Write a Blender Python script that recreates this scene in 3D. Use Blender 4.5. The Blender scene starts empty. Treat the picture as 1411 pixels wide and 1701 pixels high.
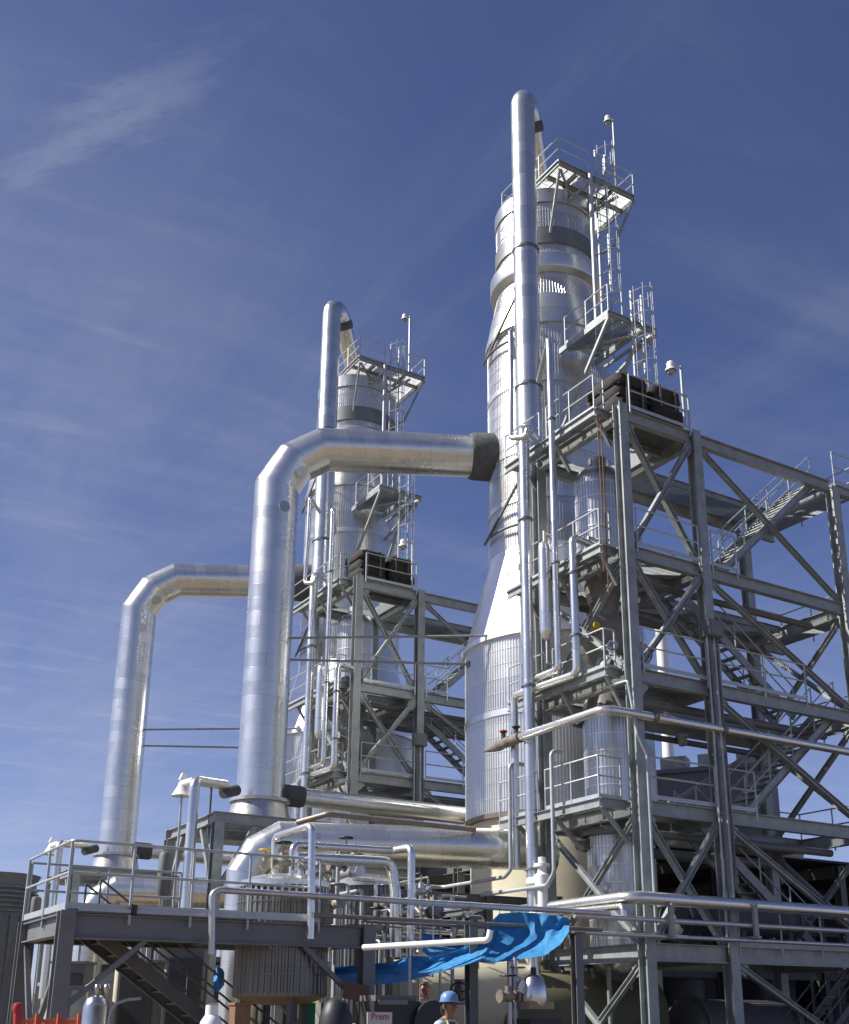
import bpy, math, random
from mathutils import Vector as V, Matrix
random.seed(7)
PI = math.pi
sc = bpy.context.scene
col = sc.collection

# ------------------------------------------------------------------ camera
FPX, CX, CY, TH, YA, HC = 1907., 762., 1058., .321, 1.001, 1.7
FW = V((math.cos(YA), math.sin(YA), 0)); RT = V((math.sin(YA), -math.cos(YA), 0)); UP = V((0, 0, 1))
CAMP = V((0, 0, HC))
cd = bpy.data.cameras.new('camera'); cam = bpy.data.objects.new('camera', cd); col.objects.link(cam); sc.camera = cam
f3 = FW*math.cos(TH)+UP*math.sin(TH); u3 = UP*math.cos(TH)-FW*math.sin(TH)
M = Matrix((RT, u3, -f3)).transposed().to_4x4(); M.translation = CAMP; cam.matrix_world = M
cd.sensor_fit = 'VERTICAL'; cd.sensor_height = 24; cd.lens = FPX/1701*24
cd.shift_x = (705.5-CX)/1701; cd.shift_y = (CY-850.5)/1701
cd.clip_start = .1; cd.clip_end = 9000

# measured points of the site: a sight line through a picture point meets a known plane or distance
def ray(x, y):
    a, b = (x-CX)/FPX, -(y-CY)/FPX
    return RT*a+FW*(math.cos(TH)-b*math.sin(TH))+UP*(math.sin(TH)+b*math.cos(TH))
def _on(x, y, i, val): r = ray(x, y); return CAMP+r*((val-CAMP[i])/r[i])
def Pu(x, y, u): return _on(x, y, 0, u)
def Pv(x, y, v): return _on(x, y, 1, v)
def Pz(x, y, z): return _on(x, y, 2, z)
def Pd(x, y, d): r = ray(x, y); return CAMP+r*(d/r.dot(FW))

# ------------------------------------------------------------------ light
EL = math.radians(43); ROT = math.atan2(-1, .52)
w = bpy.data.worlds.new('World'); sc.world = w; w.use_nodes = True
nt = w.node_tree; N = nt.nodes; L = nt.links.new; bg = N['Background']
sky = N.new('ShaderNodeTexSky'); sky.sky_type = 'NISHITA'; sky.sun_disc = False
sky.sun_elevation = EL; sky.sun_rotation = ROT % (2*PI); sky.altitude = 1400; sky.air_density = .8; sky.dust_density = .8; sky.ozone_density = 2.6
tc = N.new('ShaderNodeTexCoord')
sep = N.new('ShaderNodeSeparateXYZ'); L(tc.outputs['Generated'], sep.inputs[0])
mz = N.new('ShaderNodeMath'); mz.operation = 'MAXIMUM'; L(sep.outputs[2], mz.inputs[0]); mz.inputs[1].default_value = .06
dx = N.new('ShaderNodeMath'); dx.operation = 'DIVIDE'; L(sep.outputs[0], dx.inputs[0]); L(mz.outputs[0], dx.inputs[1])
dy = N.new('ShaderNodeMath'); dy.operation = 'DIVIDE'; L(sep.outputs[1], dy.inputs[0]); L(mz.outputs[0], dy.inputs[1])
cmb = N.new('ShaderNodeCombineXYZ'); L(dx.outputs[0], cmb.inputs[0]); L(dy.outputs[0], cmb.inputs[1])
def cirrus(rot, scl, nscale, lo, hi, detail=7, loc=(0, 0, 0)):
    mp = N.new('ShaderNodeMapping'); mp.inputs['Rotation'].default_value = (0, 0, rot); mp.inputs['Scale'].default_value = scl; mp.inputs['Location'].default_value = loc
    L(cmb.outputs[0], mp.inputs[0])
    nz = N.new('ShaderNodeTexNoise'); nz.inputs['Scale'].default_value = nscale; nz.inputs['Detail'].default_value = detail; nz.inputs['Roughness'].default_value = .62; nz.inputs['Distortion'].default_value = .35
    L(mp.outputs[0], nz.inputs['Vector'])
    r = N.new('ShaderNodeMapRange'); r.interpolation_type = 'SMOOTHSTEP'
    r.inputs['From Min'].default_value = lo; r.inputs['From Max'].default_value = hi; L(nz.outputs['Fac'], r.inputs['Value'])
    return r.outputs[0]
def mth(op, a, b):
    m = N.new('ShaderNodeMath'); m.operation = op
    for i, q in enumerate((a, b)):
        if isinstance(q, (int, float)): m.inputs[i].default_value = q
        else: L(q, m.inputs[i])
    return m.outputs[0]
c1 = cirrus(.15, (.55, 1.9, 1), 1.3, .46, .80, loc=(3.1, .4, 0))
c2 = cirrus(.35, (.9, 3.6, 1), 2.6, .50, .82, loc=(1.2, 5.1, 0))
c3 = cirrus(.1, (.5, .7, 1), .55, .42, .66, detail=3, loc=(.6, 2.3, 0))
# the band of cirrus to the left of the towers: a long streak overhead in the cloud plane
d1 = Pd(40, 290, 10)-CAMP; d2 = Pd(430, 40, 10)-CAMP
q1 = V((d1.x/d1.z, d1.y/d1.z)); q2 = V((d2.x/d2.z, d2.y/d2.z))
ax = (q2-q1).normalized(); ang = math.atan2(ax.y, ax.x)
mp = N.new('ShaderNodeMapping'); mp.vector_type = 'TEXTURE'; mp.inputs['Location'].default_value = ((q1.x+q2.x)/2, (q1.y+q2.y)/2, 0); mp.inputs['Rotation'].default_value = (0, 0, ang)
mp.inputs['Scale'].default_value = ((q2-q1).length*.58, .040, 1); L(cmb.outputs[0], mp.inputs[0])
wob = N.new('ShaderNodeTexNoise'); wob.inputs['Scale'].default_value = 17; wob.inputs['Detail'].default_value = 9; wob.inputs['Roughness'].default_value = .72; wm = N.new('ShaderNodeMapping'); wm.vector_type = 'TEXTURE'; wm.inputs['Rotation'].default_value = (0, 0, ang+.25); wm.inputs['Scale'].default_value = (2.6, .8, 1); L(cmb.outputs[0], wm.inputs[0]); L(wm.outputs[0], wob.inputs['Vector'])
wv = N.new('ShaderNodeVectorMath'); wv.operation = 'MULTIPLY_ADD'; L(wob.outputs['Color'], wv.inputs[0]); wv.inputs[1].default_value = (1.1, 4.2, 0); wv.inputs[2].default_value = (-.35, -2.1, 0)
wa = N.new('ShaderNodeVectorMath'); wa.operation = 'ADD'; L(wv.outputs[0], wa.inputs[0]); L(mp.outputs[0], wa.inputs[1])
ln = N.new('ShaderNodeVectorMath'); ln.operation = 'LENGTH'; L(wa.outputs[0], ln.inputs[0])
st = N.new('ShaderNodeMapRange'); st.interpolation_type = 'SMOOTHSTEP'; st.inputs['From Min'].default_value = 1.25; st.inputs['From Max'].default_value = .0; L(ln.outputs['Value'], st.inputs['Value'])
streak = mth('MULTIPLY', st.outputs[0], .15)
cl = mth('ADD', mth('MULTIPLY', c1, .11), mth('MULTIPLY', mth('MULTIPLY', c2, c3), .14))
hz = N.new('ShaderNodeMapRange'); hz.inputs['From Min'].default_value = .42; hz.inputs['From Max'].default_value = 0; hz.inputs['To Max'].default_value = 1; L(sep.outputs[2], hz.inputs['Value'])
dn = N.new('ShaderNodeVectorMath'); dn.operation = 'DOT_PRODUCT'; L(tc.outputs['Generated'], dn.inputs[0]); dn.inputs[1].default_value = (ray(-250, 1150)).normalized()
ve = N.new('ShaderNodeMapRange'); ve.interpolation_type = 'SMOOTHSTEP'; ve.inputs['From Min'].default_value = .80; ve.inputs['From Max'].default_value = 1.0; L(dn.outputs['Value'], ve.inputs['Value'])
c4 = cirrus(.9, (1.6, .5, 1), 1.1, .30, .75, detail=9, loc=(7.7, 2.2, 0))
cl = mth('ADD', cl, mth('MULTIPLY', ve.outputs[0], mth('ADD', mth('MULTIPLY', c4, .20), .02)))
c5 = cirrus(1.05, (2.4, .5, 1), 1.6, .50, .85, detail=9, loc=(1.9, 6.2, 0))
cl = mth('ADD', cl, mth('MULTIPLY', c5, .10))
cl = mth('ADD', cl, mth('MULTIPLY', mth('MULTIPLY', c2, ve.outputs[0]), .13))
cl = mth('ADD', cl, streak)
cl = mth('ADD', cl, mth('MULTIPLY', mth('POWER', hz.outputs[0], 1.4), .22))
cl = mth('ADD', cl, mth('MULTIPLY', c3, .07))
tint = N.new('ShaderNodeMix'); tint.data_type = 'RGBA'; tint.blend_type = 'MULTIPLY'; tint.inputs[0].default_value = 1
L(sky.outputs[0], tint.inputs[6]); tint.inputs[7].default_value = (1.05, .95, 1.18, 1)
mix = N.new('ShaderNodeMix'); mix.data_type = 'RGBA'; L(cl, mix.inputs[0]); L(tint.outputs[2], mix.inputs[6]); mix.inputs[7].default_value = (5.6, 6.0, 6.8, 1)
L(mix.outputs[2], bg.inputs[0]); bg.inputs[1].default_value = .068
sd = bpy.data.lights.new('sun', 'SUN'); sd.energy = 5.0; sd.angle = math.radians(.53); sd.color = (1, .965, .90)
so = bpy.data.objects.new('sun', sd); col.objects.link(so)
SD = V((math.sin(ROT)*math.cos(EL), math.cos(ROT)*math.cos(EL), math.sin(EL)))
so.rotation_euler = SD.to_track_quat('Z', 'Y').to_euler(); so.location = SD*60
sc.view_settings.view_transform = 'Standard'; sc.view_settings.look = 'None'; sc.view_settings.exposure = .58; sc.view_settings.gamma = 1

# ------------------------------------------------------------------ materials
MT = {}
def mk(name, base, metal=0., rough=.6, var=.25, nscale=3., bump=0., bscale=40., dirt=None, dscale=1.2, damt=.5, trans=0, spec=.5):
    m = bpy.data.materials.new(name); m.use_nodes = True; t = m.node_tree; n = t.nodes; l = t.links.new; b = n['Principled BSDF']
    b.inputs['Metallic'].default_value = metal; b.inputs['Roughness'].default_value = rough
    b.inputs['Specular IOR Level'].default_value = spec
    co = n.new('ShaderNodeTexCoord'); nz = n.new('ShaderNodeTexNoise'); nz.inputs['Scale'].default_value = nscale; nz.inputs['Detail'].default_value = 6; nz.inputs['Roughness'].default_value = .65
    l(co.outputs['Object'], nz.inputs['Vector'])
    mr = n.new('ShaderNodeMapRange'); mr.inputs['From Min'].default_value = .3; mr.inputs['From Max'].default_value = .7; mr.inputs['To Min'].default_value = 1-var; mr.inputs['To Max'].default_value = 1+var*.6
    l(nz.outputs['Fac'], mr.inputs['Value'])
    mx = n.new('ShaderNodeMix'); mx.data_type = 'RGBA'; mx.blend_type = 'MULTIPLY'; mx.inputs[0].default_value = 1; mx.inputs[6].default_value = (*base, 1); l(mr.outputs[0], mx.inputs[7])
    out = mx.outputs[2]
    if dirt:
        n2 = n.new('ShaderNodeTexNoise'); n2.inputs['Scale'].default_value = dscale; n2.inputs['Detail'].default_value = 8; n2.inputs['Roughness'].default_value = .75; l(co.outputs['Object'], n2.inputs['Vector'])
        r2 = n.new('ShaderNodeMapRange'); r2.inputs['From Min'].default_value = .56; r2.inputs['From Max'].default_value = .72; r2.inputs['To Max'].default_value = damt; l(n2.outputs['Fac'], r2.inputs['Value'])
        m2 = n.new('ShaderNodeMix'); m2.data_type = 'RGBA'; l(r2.outputs[0], m2.inputs[0]); l(out, m2.inputs[6]); m2.inputs[7].default_value = (*dirt, 1); out = m2.outputs[2]
    l(out, b.inputs['Base Color'])
    rr = n.new('ShaderNodeMapRange'); rr.inputs['To Min'].default_value = rough-.1; rr.inputs['To Max'].default_value = rough+.1; l(nz.outputs['Fac'], rr.inputs['Value']); l(rr.outputs[0], b.inputs['Roughness'])
    if bump:
        n3 = n.new('ShaderNodeTexNoise'); n3.inputs['Scale'].default_value = bscale; n3.inputs['Detail'].default_value = 4; l(co.outputs['Object'], n3.inputs['Vector'])
        bp = n.new('ShaderNodeBump'); bp.inputs['Strength'].default_value = bump; bp.inputs['Distance'].default_value = .02; l(n3.outputs['Fac'], bp.inputs['Height']); l(bp.outputs[0], b.inputs['Normal'])
    MT[name] = m; return m
def mk_clad(name, base, rough, panel, width, seam=.014, var=.16):
    """sheet-metal jacket: UV is metres along / around; sheets differ a little and meet in lapped seams"""
    m = bpy.data.materials.new(name); m.use_nodes = True; t = m.node_tree; n = t.nodes; l = t.links.new; b = n['Principled BSDF']
    def mm(op, a, c=0.):
        q = n.new('ShaderNodeMath'); q.operation = op
        for i, s in enumerate((a, c)):
            if isinstance(s, (int, float)): q.inputs[i].default_value = s
            else: l(s, q.inputs[i])
        return q.outputs[0]
    uv = n.new('ShaderNodeUVMap'); sp = n.new('ShaderNodeSeparateXYZ'); l(uv.outputs[0], sp.inputs[0])
    info = n.new('ShaderNodeObjectInfo')
    pu = mm('DIVIDE', sp.outputs[0], panel); fu = mm('FLOOR', pu); fr = mm('FRACT', pu)
    wn0 = n.new('ShaderNodeTexWhiteNoise'); wn0.noise_dimensions = '2D'; cb0 = n.new('ShaderNodeCombineXYZ'); l(fu, cb0.inputs[0]); l(info.outputs['Random'], cb0.inputs[1]); l(cb0.outputs[0], wn0.inputs['Vector'])
    pv = mm('ADD', mm('DIVIDE', sp.outputs[1], width), mm('MULTIPLY', wn0.outputs['Value'], 7.)); fv = mm('FLOOR', pv); frv = mm('FRACT', pv)
    cb = n.new('ShaderNodeCombineXYZ'); l(fu, cb.inputs[0]); l(fv, cb.inputs[1]); l(info.outputs['Random'], cb.inputs[2])
    wn = n.new('ShaderNodeTexWhiteNoise'); wn.noise_dimensions = '3D'; l(cb.outputs[0], wn.inputs['Vector'])
    s1 = mm('LESS_THAN', fr, seam/panel); s2 = mm('LESS_THAN', frv, seam/width)
    se = mm('MAXIMUM', s1, s2)
    co = n.new('ShaderNodeTexCoord')
    nz = n.new('ShaderNodeTexNoise'); nz.inputs['Scale'].default_value = 1.7; nz.inputs['Detail'].default_value = 8; nz.inputs['Roughness'].default_value = .7; l(co.outputs['Object'], nz.inputs['Vector'])
    k = mm('ADD', mm('MULTIPLY', mm('SUBTRACT', wn.outputs['Value'], .5), var), mm('MULTIPLY', mm('SUBTRACT', nz.outputs['Fac'], .5), var*1.1))
    sm = n.new('ShaderNodeMapping'); sm.inputs['Scale'].default_value = (.22, 5., 1.); l(uv.outputs[0], sm.inputs[0]); sz = n.new('ShaderNodeTexNoise'); sz.inputs['Scale'].default_value = 1.; sz.inputs['Detail'].default_value = 5; l(sm.outputs[0], sz.inputs['Vector'])
    k = mm('ADD', k, mm('MULTIPLY', mm('SUBTRACT', sz.outputs['Fac'], .5), max(.12, var*1.4)))
    k = mm('ADD', k, 1.); k = mm('MULTIPLY', k, mm('SUBTRACT', 1., mm('MULTIPLY', se, .3)))
    mx = n.new('ShaderNodeMix'); mx.data_type = 'RGBA'; mx.blend_type = 'MULTIPLY'; mx.inputs[0].default_value = 1; mx.inputs[6].default_value = (*base, 1); l(k, mx.inputs[7]); l(mx.outputs[2], b.inputs['Base Color'])
    b.inputs['Metallic'].default_value = .9
    rg = mm('ADD', rough, mm('MULTIPLY', mm('SUBTRACT', wn.outputs['Value'], .5), .06)); l(mm('ADD', rg, mm('MULTIPLY', mm('SUBTRACT', nz.outputs['Fac'], .5), .12)), b.inputs['Roughness'])
    h = mm('ADD', mm('MULTIPLY', se, -.6), mm('MULTIPLY', nz.outputs['Fac'], .25))
    bp = n.new('ShaderNodeBump'); bp.inputs['Strength'].default_value = .16; bp.inputs['Distance'].default_value = .02; l(h, bp.inputs['Height']); l(bp.outputs[0], b.inputs['Normal'])
    MT[name] = m
mk_clad('jacket', (.70, .70, .66), .29, .46, 1.55, seam=.010, var=.075)
mk_clad('small_jacket', (.72, .715, .68), .27, .9, 30., seam=.012, var=.06)
mk_clad('tower_jacket', (.67, .665, .63), .33, 1.41, 3.4, seam=.012, var=.1)
mk_clad('shade_jacket', (.20, .195, .18), .42, .5, 3., seam=.012, var=.2)  # jacket metal with the shade around the platform tanks put into its base
mk_clad('flat_jacket', (.86, .86, .85), .42, 50., 1.2, seam=.008, var=.08)
mk('galvanized', (.31, .335, .33), .3, .5, .3, 2.6, dirt=(.20, .195, .185), dscale=1.3, damt=.75)
mk('grey_steel', (.17, .175, .18), .2, .5, .2, 2.0, dirt=(.22, .20, .18), dscale=2., damt=.5)
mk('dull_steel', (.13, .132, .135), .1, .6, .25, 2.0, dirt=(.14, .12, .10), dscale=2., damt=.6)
mk('grating', (.30, .32, .325), .4, .45, .15, 3.)  # shade under the floors is put into this darker base
mk('bright_grating', (.72, .74, .73), .1, .5, .1, 3.)  # pale grating copy: sunlight on the crown deck put into the colour
mk('rail_paint', (.42, .45, .455), .3, .42, .15, 4.)
mk('insulation', (.085, .092, .096), 0, .85, .35, 6, bump=.8, bscale=9)
mk('dark_band', (.20, .21, .21), .5, .5, .2, 3)
mk('torn_wrap', (.20, .17, .15), 0, .8, .5, 6, bump=.6, bscale=20, dirt=(.09, .06, .045), dscale=5, damt=.8)
mk('bundle', (.030, .026, .023), 0, .85, .4, 5, bump=.6, bscale=12, dirt=(.06, .052, .045), dscale=3, damt=.5)
mk('lashing', (.12, .11, .09), 0, .7, .2, 5)
mk('cream', (.62, .57, .42), 0, .5, .08, 1.5, dirt=(.45, .38, .26), dscale=1.1, damt=.35)
mk('pale_casting', (.26, .25, .225), .3, .5, .3, 4)
mk('shaded_cream', (.13, .12, .075), 0, .6, .2, 1.5)  # cream tank colour, darkened to stand in for the shade it lies in
mk('slab_dark', (.075, .072, .068), 0, .9, .3, .8, bump=.3)  # dark base stands in for shaded ground under the plant
mk('cream_brown', (.30, .24, .16), 0, .55, .2, 1.5)
mk('white', (.80, .80, .78), 0, .4, .06, 2)
mk('tarp', (.03, .21, .45), 0, .75, .32, 4, bump=.6, bscale=11, dirt=(.12, .25, .36), dscale=2.2, damt=.55)
mk('pipe_steel', (.58, .57, .56), .8, .38, .18, 4)
mk('rust_pipe', (.25, .21, .18), .35, .5, .3, 3, dirt=(.22, .13, .08), dscale=3, damt=.6)
mk('black', (.022, .023, .025), 0, .5, .3, 4)
mk('dark_shed', (.035, .036, .038), 0, .7, .3, .8)  # near-black base paints in the shed's interior shade; hut walls share it
mk('red', (.42, .03, .02), 0, .45, .15, 4)
mk('orange_net', (.60, .11, .045), 0, .7, .15, 4)
mk('green', (.02, .30, .14), 0, .5, .1, 4)
mk('yellow', (.65, .45, .03), 0, .5, .1, 4)
mk('wood', (.19, .105, .055), 0, .75, .35, 3, bump=.3, bscale=30)
mk('valve', (.36, .33, .26), .3, .5, .3, 6)
mk('concrete', (.36, .33, .29), 0, .9, .2, 1.5, bump=.3)
mk('block_wall', (.17, .165, .18), 0, .85, .15, .6)
mk('cooling', (.19, .20, .198), 0, .8, .25, .8)
mk('ground', (.20, .155, .10), 0, .95, .28, .22, bump=.5, bscale=6, dirt=(.24, .19, .14), dscale=.06, damt=.6)
mk('skin', (.23, .12, .075), 0, .55, .1, 8)
mk('hat', (.12, .26, .45), 0, .35, .05, 6)
mk('shirt', (.40, .52, .66), 0, .8, .12, 8)
mk('vest', (.10, .10, .05), 0, .8, .12, 8)
mk('trim', (.62, .60, .10), 0, .6, .1, 8)
mk('jeans', (.05, .07, .13), 0, .85, .15, 8)
mk('stainless', (.62, .61, .58), 1., .25, .1, 3)
mk('sign', (.55, .53, .52), 0, .5, .08, 3)

# ------------------------------------------------------------------ mesh building
class MB:
    def __init__(s): s.v = []; s.f = []; s.uv = []
    def add(s, vs, fs, uvs=None):
        o = len(s.v); s.v += [V(q) for q in vs]
        for i, f in enumerate(fs):
            s.f.append([o+k for k in f]); s.uv.append(uvs[i] if uvs else [(0., 0.)]*len(f))
        return s
    def box(s, c, d, R=None):
        c = V(c); d = [q/2 for q in d]
        P = [V((x*d[0], y*d[1], z*d[2])) for z in (-1, 1) for y in (-1, 1) for x in (-1, 1)]
        if R: P = [R @ p for p in P]
        return s.add([c+p for p in P], [(0, 2, 3, 1), (4, 5, 7, 6), (0, 1, 5, 4), (2, 6, 7, 3), (0, 4, 6, 2), (1, 3, 7, 5)])
    def prof(s, p, q, pts, up=UP):
        """extrude a closed 2-D outline (side, up) from p to q"""
        p, q = V(p), V(q); d = (q-p).normalized(); u = V(up)
        if abs(d.dot(u)) > .98: u = V((0, 1, 0)) if abs(d.y) < .9 else V((1, 0, 0))
        sd = d.cross(u).normalized(); u = sd.cross(d).normalized(); n = len(pts)
        A = [p+sd*a+u*b for a, b in pts]; B = [q+sd*a+u*b for a, b in pts]
        fs = [(i, (i+1) % n, n+(i+1) % n, n+i) for i in range(n)]+[tuple(range(n-1, -1, -1)), tuple(range(n, 2*n))]
        return s.add(A+B, fs)
    def ibeam(s, p, q, h=.35, b=.2, t=.025, up=UP):
        x, y, k = b/2, h/2, t*.45
        return s.prof(p, q, [(-x, -y), (x, -y), (x, -y+t), (k, -y+t), (k, y-t), (x, y-t), (x, y), (-x, y), (-x, y-t), (-k, y-t), (-k, -y+t), (-x, -y+t)], up)
    def channel(s, p, q, h=.25, b=.09, t=.015, up=UP, flip=1):
        x, y = b*flip, h/2
        P = [(0, -y), (x, -y), (x, -y+t), (t*flip, -y+t), (t*flip, y-t), (x, y-t), (x, y), (0, y)]
        return s.prof(p, q, P if flip > 0 else P[::-1], up)
    def bar(s, p, q, w_, h, up=UP): return s.prof(p, q, [(-w_/2, -h/2), (w_/2, -h/2), (w_/2, h/2), (-w_/2, h/2)], up)
    def angle(s, p, q, a=.1, t=.014, up=UP): return s.prof(p, q, [(0, 0), (a, 0), (a, t), (t, t), (t, a), (0, a)], up)
    def tube(s, pts, r, n=12, cap=True, closed=False, u0=0.):
        pts = [V(p) for p in pts]; m = len(pts); rr = r if isinstance(r, (list, tuple)) else [r]*m
        tg = []
        for i in range(m):
            a = pts[i-1] if (i or closed) else None; b = pts[(i+1) % m] if (i < m-1 or closed) else None
            d1 = (pts[i]-a).normalized() if a is not None else None; d2 = (b-pts[i]).normalized() if b is not None else None
            tg.append(((d1 or d2), (d2 or d1)))
        d = tg[0][1]; ref = V((0, 0, 1)) if abs(d.z) < .9 else V((1, 0, 0))
        x = d.cross(ref).normalized(); rings = []; prev = d
        for i in range(m):
            di, do = tg[i]
            qd = prev.rotation_difference(di); x = qd @ x; prev = di
            bis = (di+do).normalized(); y = di.cross(x)
            ring = []
            for k in range(n):
                a = 2*PI*k/n; e = (x*math.cos(a)+y*math.sin(a))*rr[i]
                e = e-di*(e.dot(bis)/max(.2, di.dot(bis)))      # slide along the run onto the mitre plane
                ring.append(pts[i]+e)
            rings.append(ring)
            qd = di.rotation_difference(do); x = qd @ x; prev = do
        vs = [p for R_ in rings for p in R_]; fs = []; uvs = []; ln_ = u0
        lens = [u0]
        for i in range(1, m): lens.append(lens[-1]+(pts[i]-pts[i-1]).length)
        for i in range(m if closed else m-1):
            j = (i+1) % m; l1 = lens[i]; l2 = lens[j] if j else lens[i]+.1
            for k in range(n):
                k2 = (k+1) % n; a1 = 2*PI*k/n*rr[i]; a2 = 2*PI*(k+1)/n*rr[i]
                fs.append((i*n+k, i*n+k2, j*n+k2, j*n+k)); uvs.append([(l1, a1), (l1, a2), (l2, a2), (l2, a1)])
        if cap and not closed:
            fs.append(tuple(range(n-1, -1, -1))); uvs.append([(0., 0.)]*n)
            fs.append(tuple(range((m-1)*n, m*n))); uvs.append([(0., 0.)]*n)
        return s.add(vs, fs, uvs)
    def lathe(s, prof, c=(0, 0, 0), n=48, ribs=None, a0=0., a1=2*PI):
        """prof: (r, z) list from bottom to top; ribs = (count, depth) stands ribs out of the wall"""
        c = V(c)
        if ribs:
            cnt, dep = ribs; an = []; 
            for i in range(cnt):
                b = 2*PI*i/cnt; st_ = 2*PI/cnt
                an += [(b, 0), (b+st_*.42, 0), (b+st_*.56, dep), (b+st_*.86, dep)]
            full = True
        else:
            full = abs(a1-a0-2*PI) < 1e-6
            an = [(a0+(a1-a0)*i/n, 0) for i in range(n if full else n+1)]
        k = len(an); vs = []; fs = []; uvs = []
        for r, z in prof:
            for a, dp in an:
                e = max(0, r+dp) if r > 1e-4 else 0
                vs.append(c+V((e*math.cos(a), e*math.sin(a), z)))
        ln_ = [0.]
        for i in range(1, len(prof)): ln_.append(ln_[-1]+math.hypot(prof[i][0]-prof[i-1][0], prof[i][1]-prof[i-1][1]))
        for i in range(len(prof)-1):
            R_ = max(prof[i][0], prof[i+1][0])
            for j in range(k if full else k-1):
                j2 = (j+1) % k; t1 = an[j][0]*R_; t2 = (an[j2][0] if j2 else 2*PI)*R_
                fs.append((i*k+j, i*k+j2, (i+1)*k+j2, (i+1)*k+j)); uvs.append([(ln_[i], t1), (ln_[i], t2), (ln_[i+1], t2), (ln_[i+1], t1)])
        return s.add(vs, fs, uvs)
    def build(s, name, mat, parent=None, smooth=None, loc=None):
        root = parent
        while root is not None and root.parent is not None: root = root.parent
        off = root.location.copy() if root is not None else (V(loc) if loc is not None else V((0, 0, 0)))
        me = bpy.data.meshes.new(name)
        me.from_pydata([tuple(q-off) for q in s.v], [], s.f)
        ul = me.uv_layers.new(name='UVMap'); ul.data.foreach_set('uv', [x for f in s.uv for c_ in f for x in c_])
        me.materials.append(MT[mat])
        if smooth is not None:
            me.polygons.foreach_set('use_smooth', [True]*len(me.polygons)); me.set_sharp_from_angle(angle=math.radians(smooth))
        me.update()
        o = bpy.data.objects.new(name, me); col.objects.link(o)
        if parent is not None: o.parent = parent
        elif loc is not None: o.location = off
        return o

def thing(name, label, cat, loc, group=None):
    o = bpy.data.objects.new(name, None); col.objects.link(o); o.location = V(loc); o.empty_display_size = .3
    o['label'] = label; o['category'] = cat
    if group: o['group'] = group
    return o
def tag(o, label, cat, group=None):
    o['label'] = label; o['category'] = cat
    if group: o['group'] = group
    return o
def struct(o, kind='structure'): o['kind'] = kind; return o
def copy_tree(o, parent=None):
    c = o.copy(); col.objects.link(c); c.parent = parent
    for ch in kids.get(o.name, []): copy_tree(ch, c)
    return c
UNIT = []      # (root, label of the far copy, shift)
def unit(root, far, shift=15.4): UNIT.append((root, far, shift)); return root

def fillet(pts, r, seg=6):
    """round the corners of a pipe run"""
    pts = [V(p) for p in pts]; out = [pts[0]]
    for i in range(1, len(pts)-1):
        a, b, c = pts[i-1], pts[i], pts[i+1]; d1 = (a-b); d2 = (c-b); l1, l2 = d1.length, d2.length; d1.normalize(); d2.normalize()
        an = math.acos(max(-1, min(1, d1.dot(d2)))); 
        if an > PI-.05: out.append(b); continue
        t = min(r/math.tan(an/2), l1*.48, l2*.48); rr = t*math.tan(an/2)
        ctr = b+(d1+d2).normalized()*(rr/math.sin(an/2)); p1 = b+d1*t; p2 = b+d2*t; e1 = p1-ctr; e2 = p2-ctr
        tot = e1.angle(e2); axis = e1.cross(e2).normalized()
        for k in range(seg+1): out.append(ctr+Matrix.Rotation(tot*k/seg, 3, axis) @ e1)
    out.append(pts[-1]); return out
def pipe_mb(pts, r, bend=None, seg=5, n=12, mb=None):
    return (mb or MB()).tube(fillet(pts, bend if bend else r*2.6, seg), r, n)
def pipe(label, pts, r, mat='small_jacket', cat='pipe', name='pipe', group=None, bend=None, n=14, collars=0):
    p0 = V(pts[0])
    if not collars:
        o = pipe_mb(pts, r, bend, n=n).build(name, mat, None, 32, loc=p0); return tag(o, label, cat, group)
    t = thing(name, label, cat, p0, group)
    pipe_mb(pts, r, bend, n=n).build('pipe_run', mat, t, 32)
    for k in range(1, len(pts)-1):
        pass
    for i in range(collars):
        j = max(range(len(pts)-1), key=lambda q: (V(pts[q+1])-V(pts[q])).length)
        a, b = V(pts[j]), V(pts[j+1]); d = (b-a).normalized(); c = a.lerp(b, (i+.6)/(collars+.2))
        MB().tube([c-d*.03, c+d*.03], r*1.35, 14).build('pipe_clamp', 'dark_band', t, 32)
    return t

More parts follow.
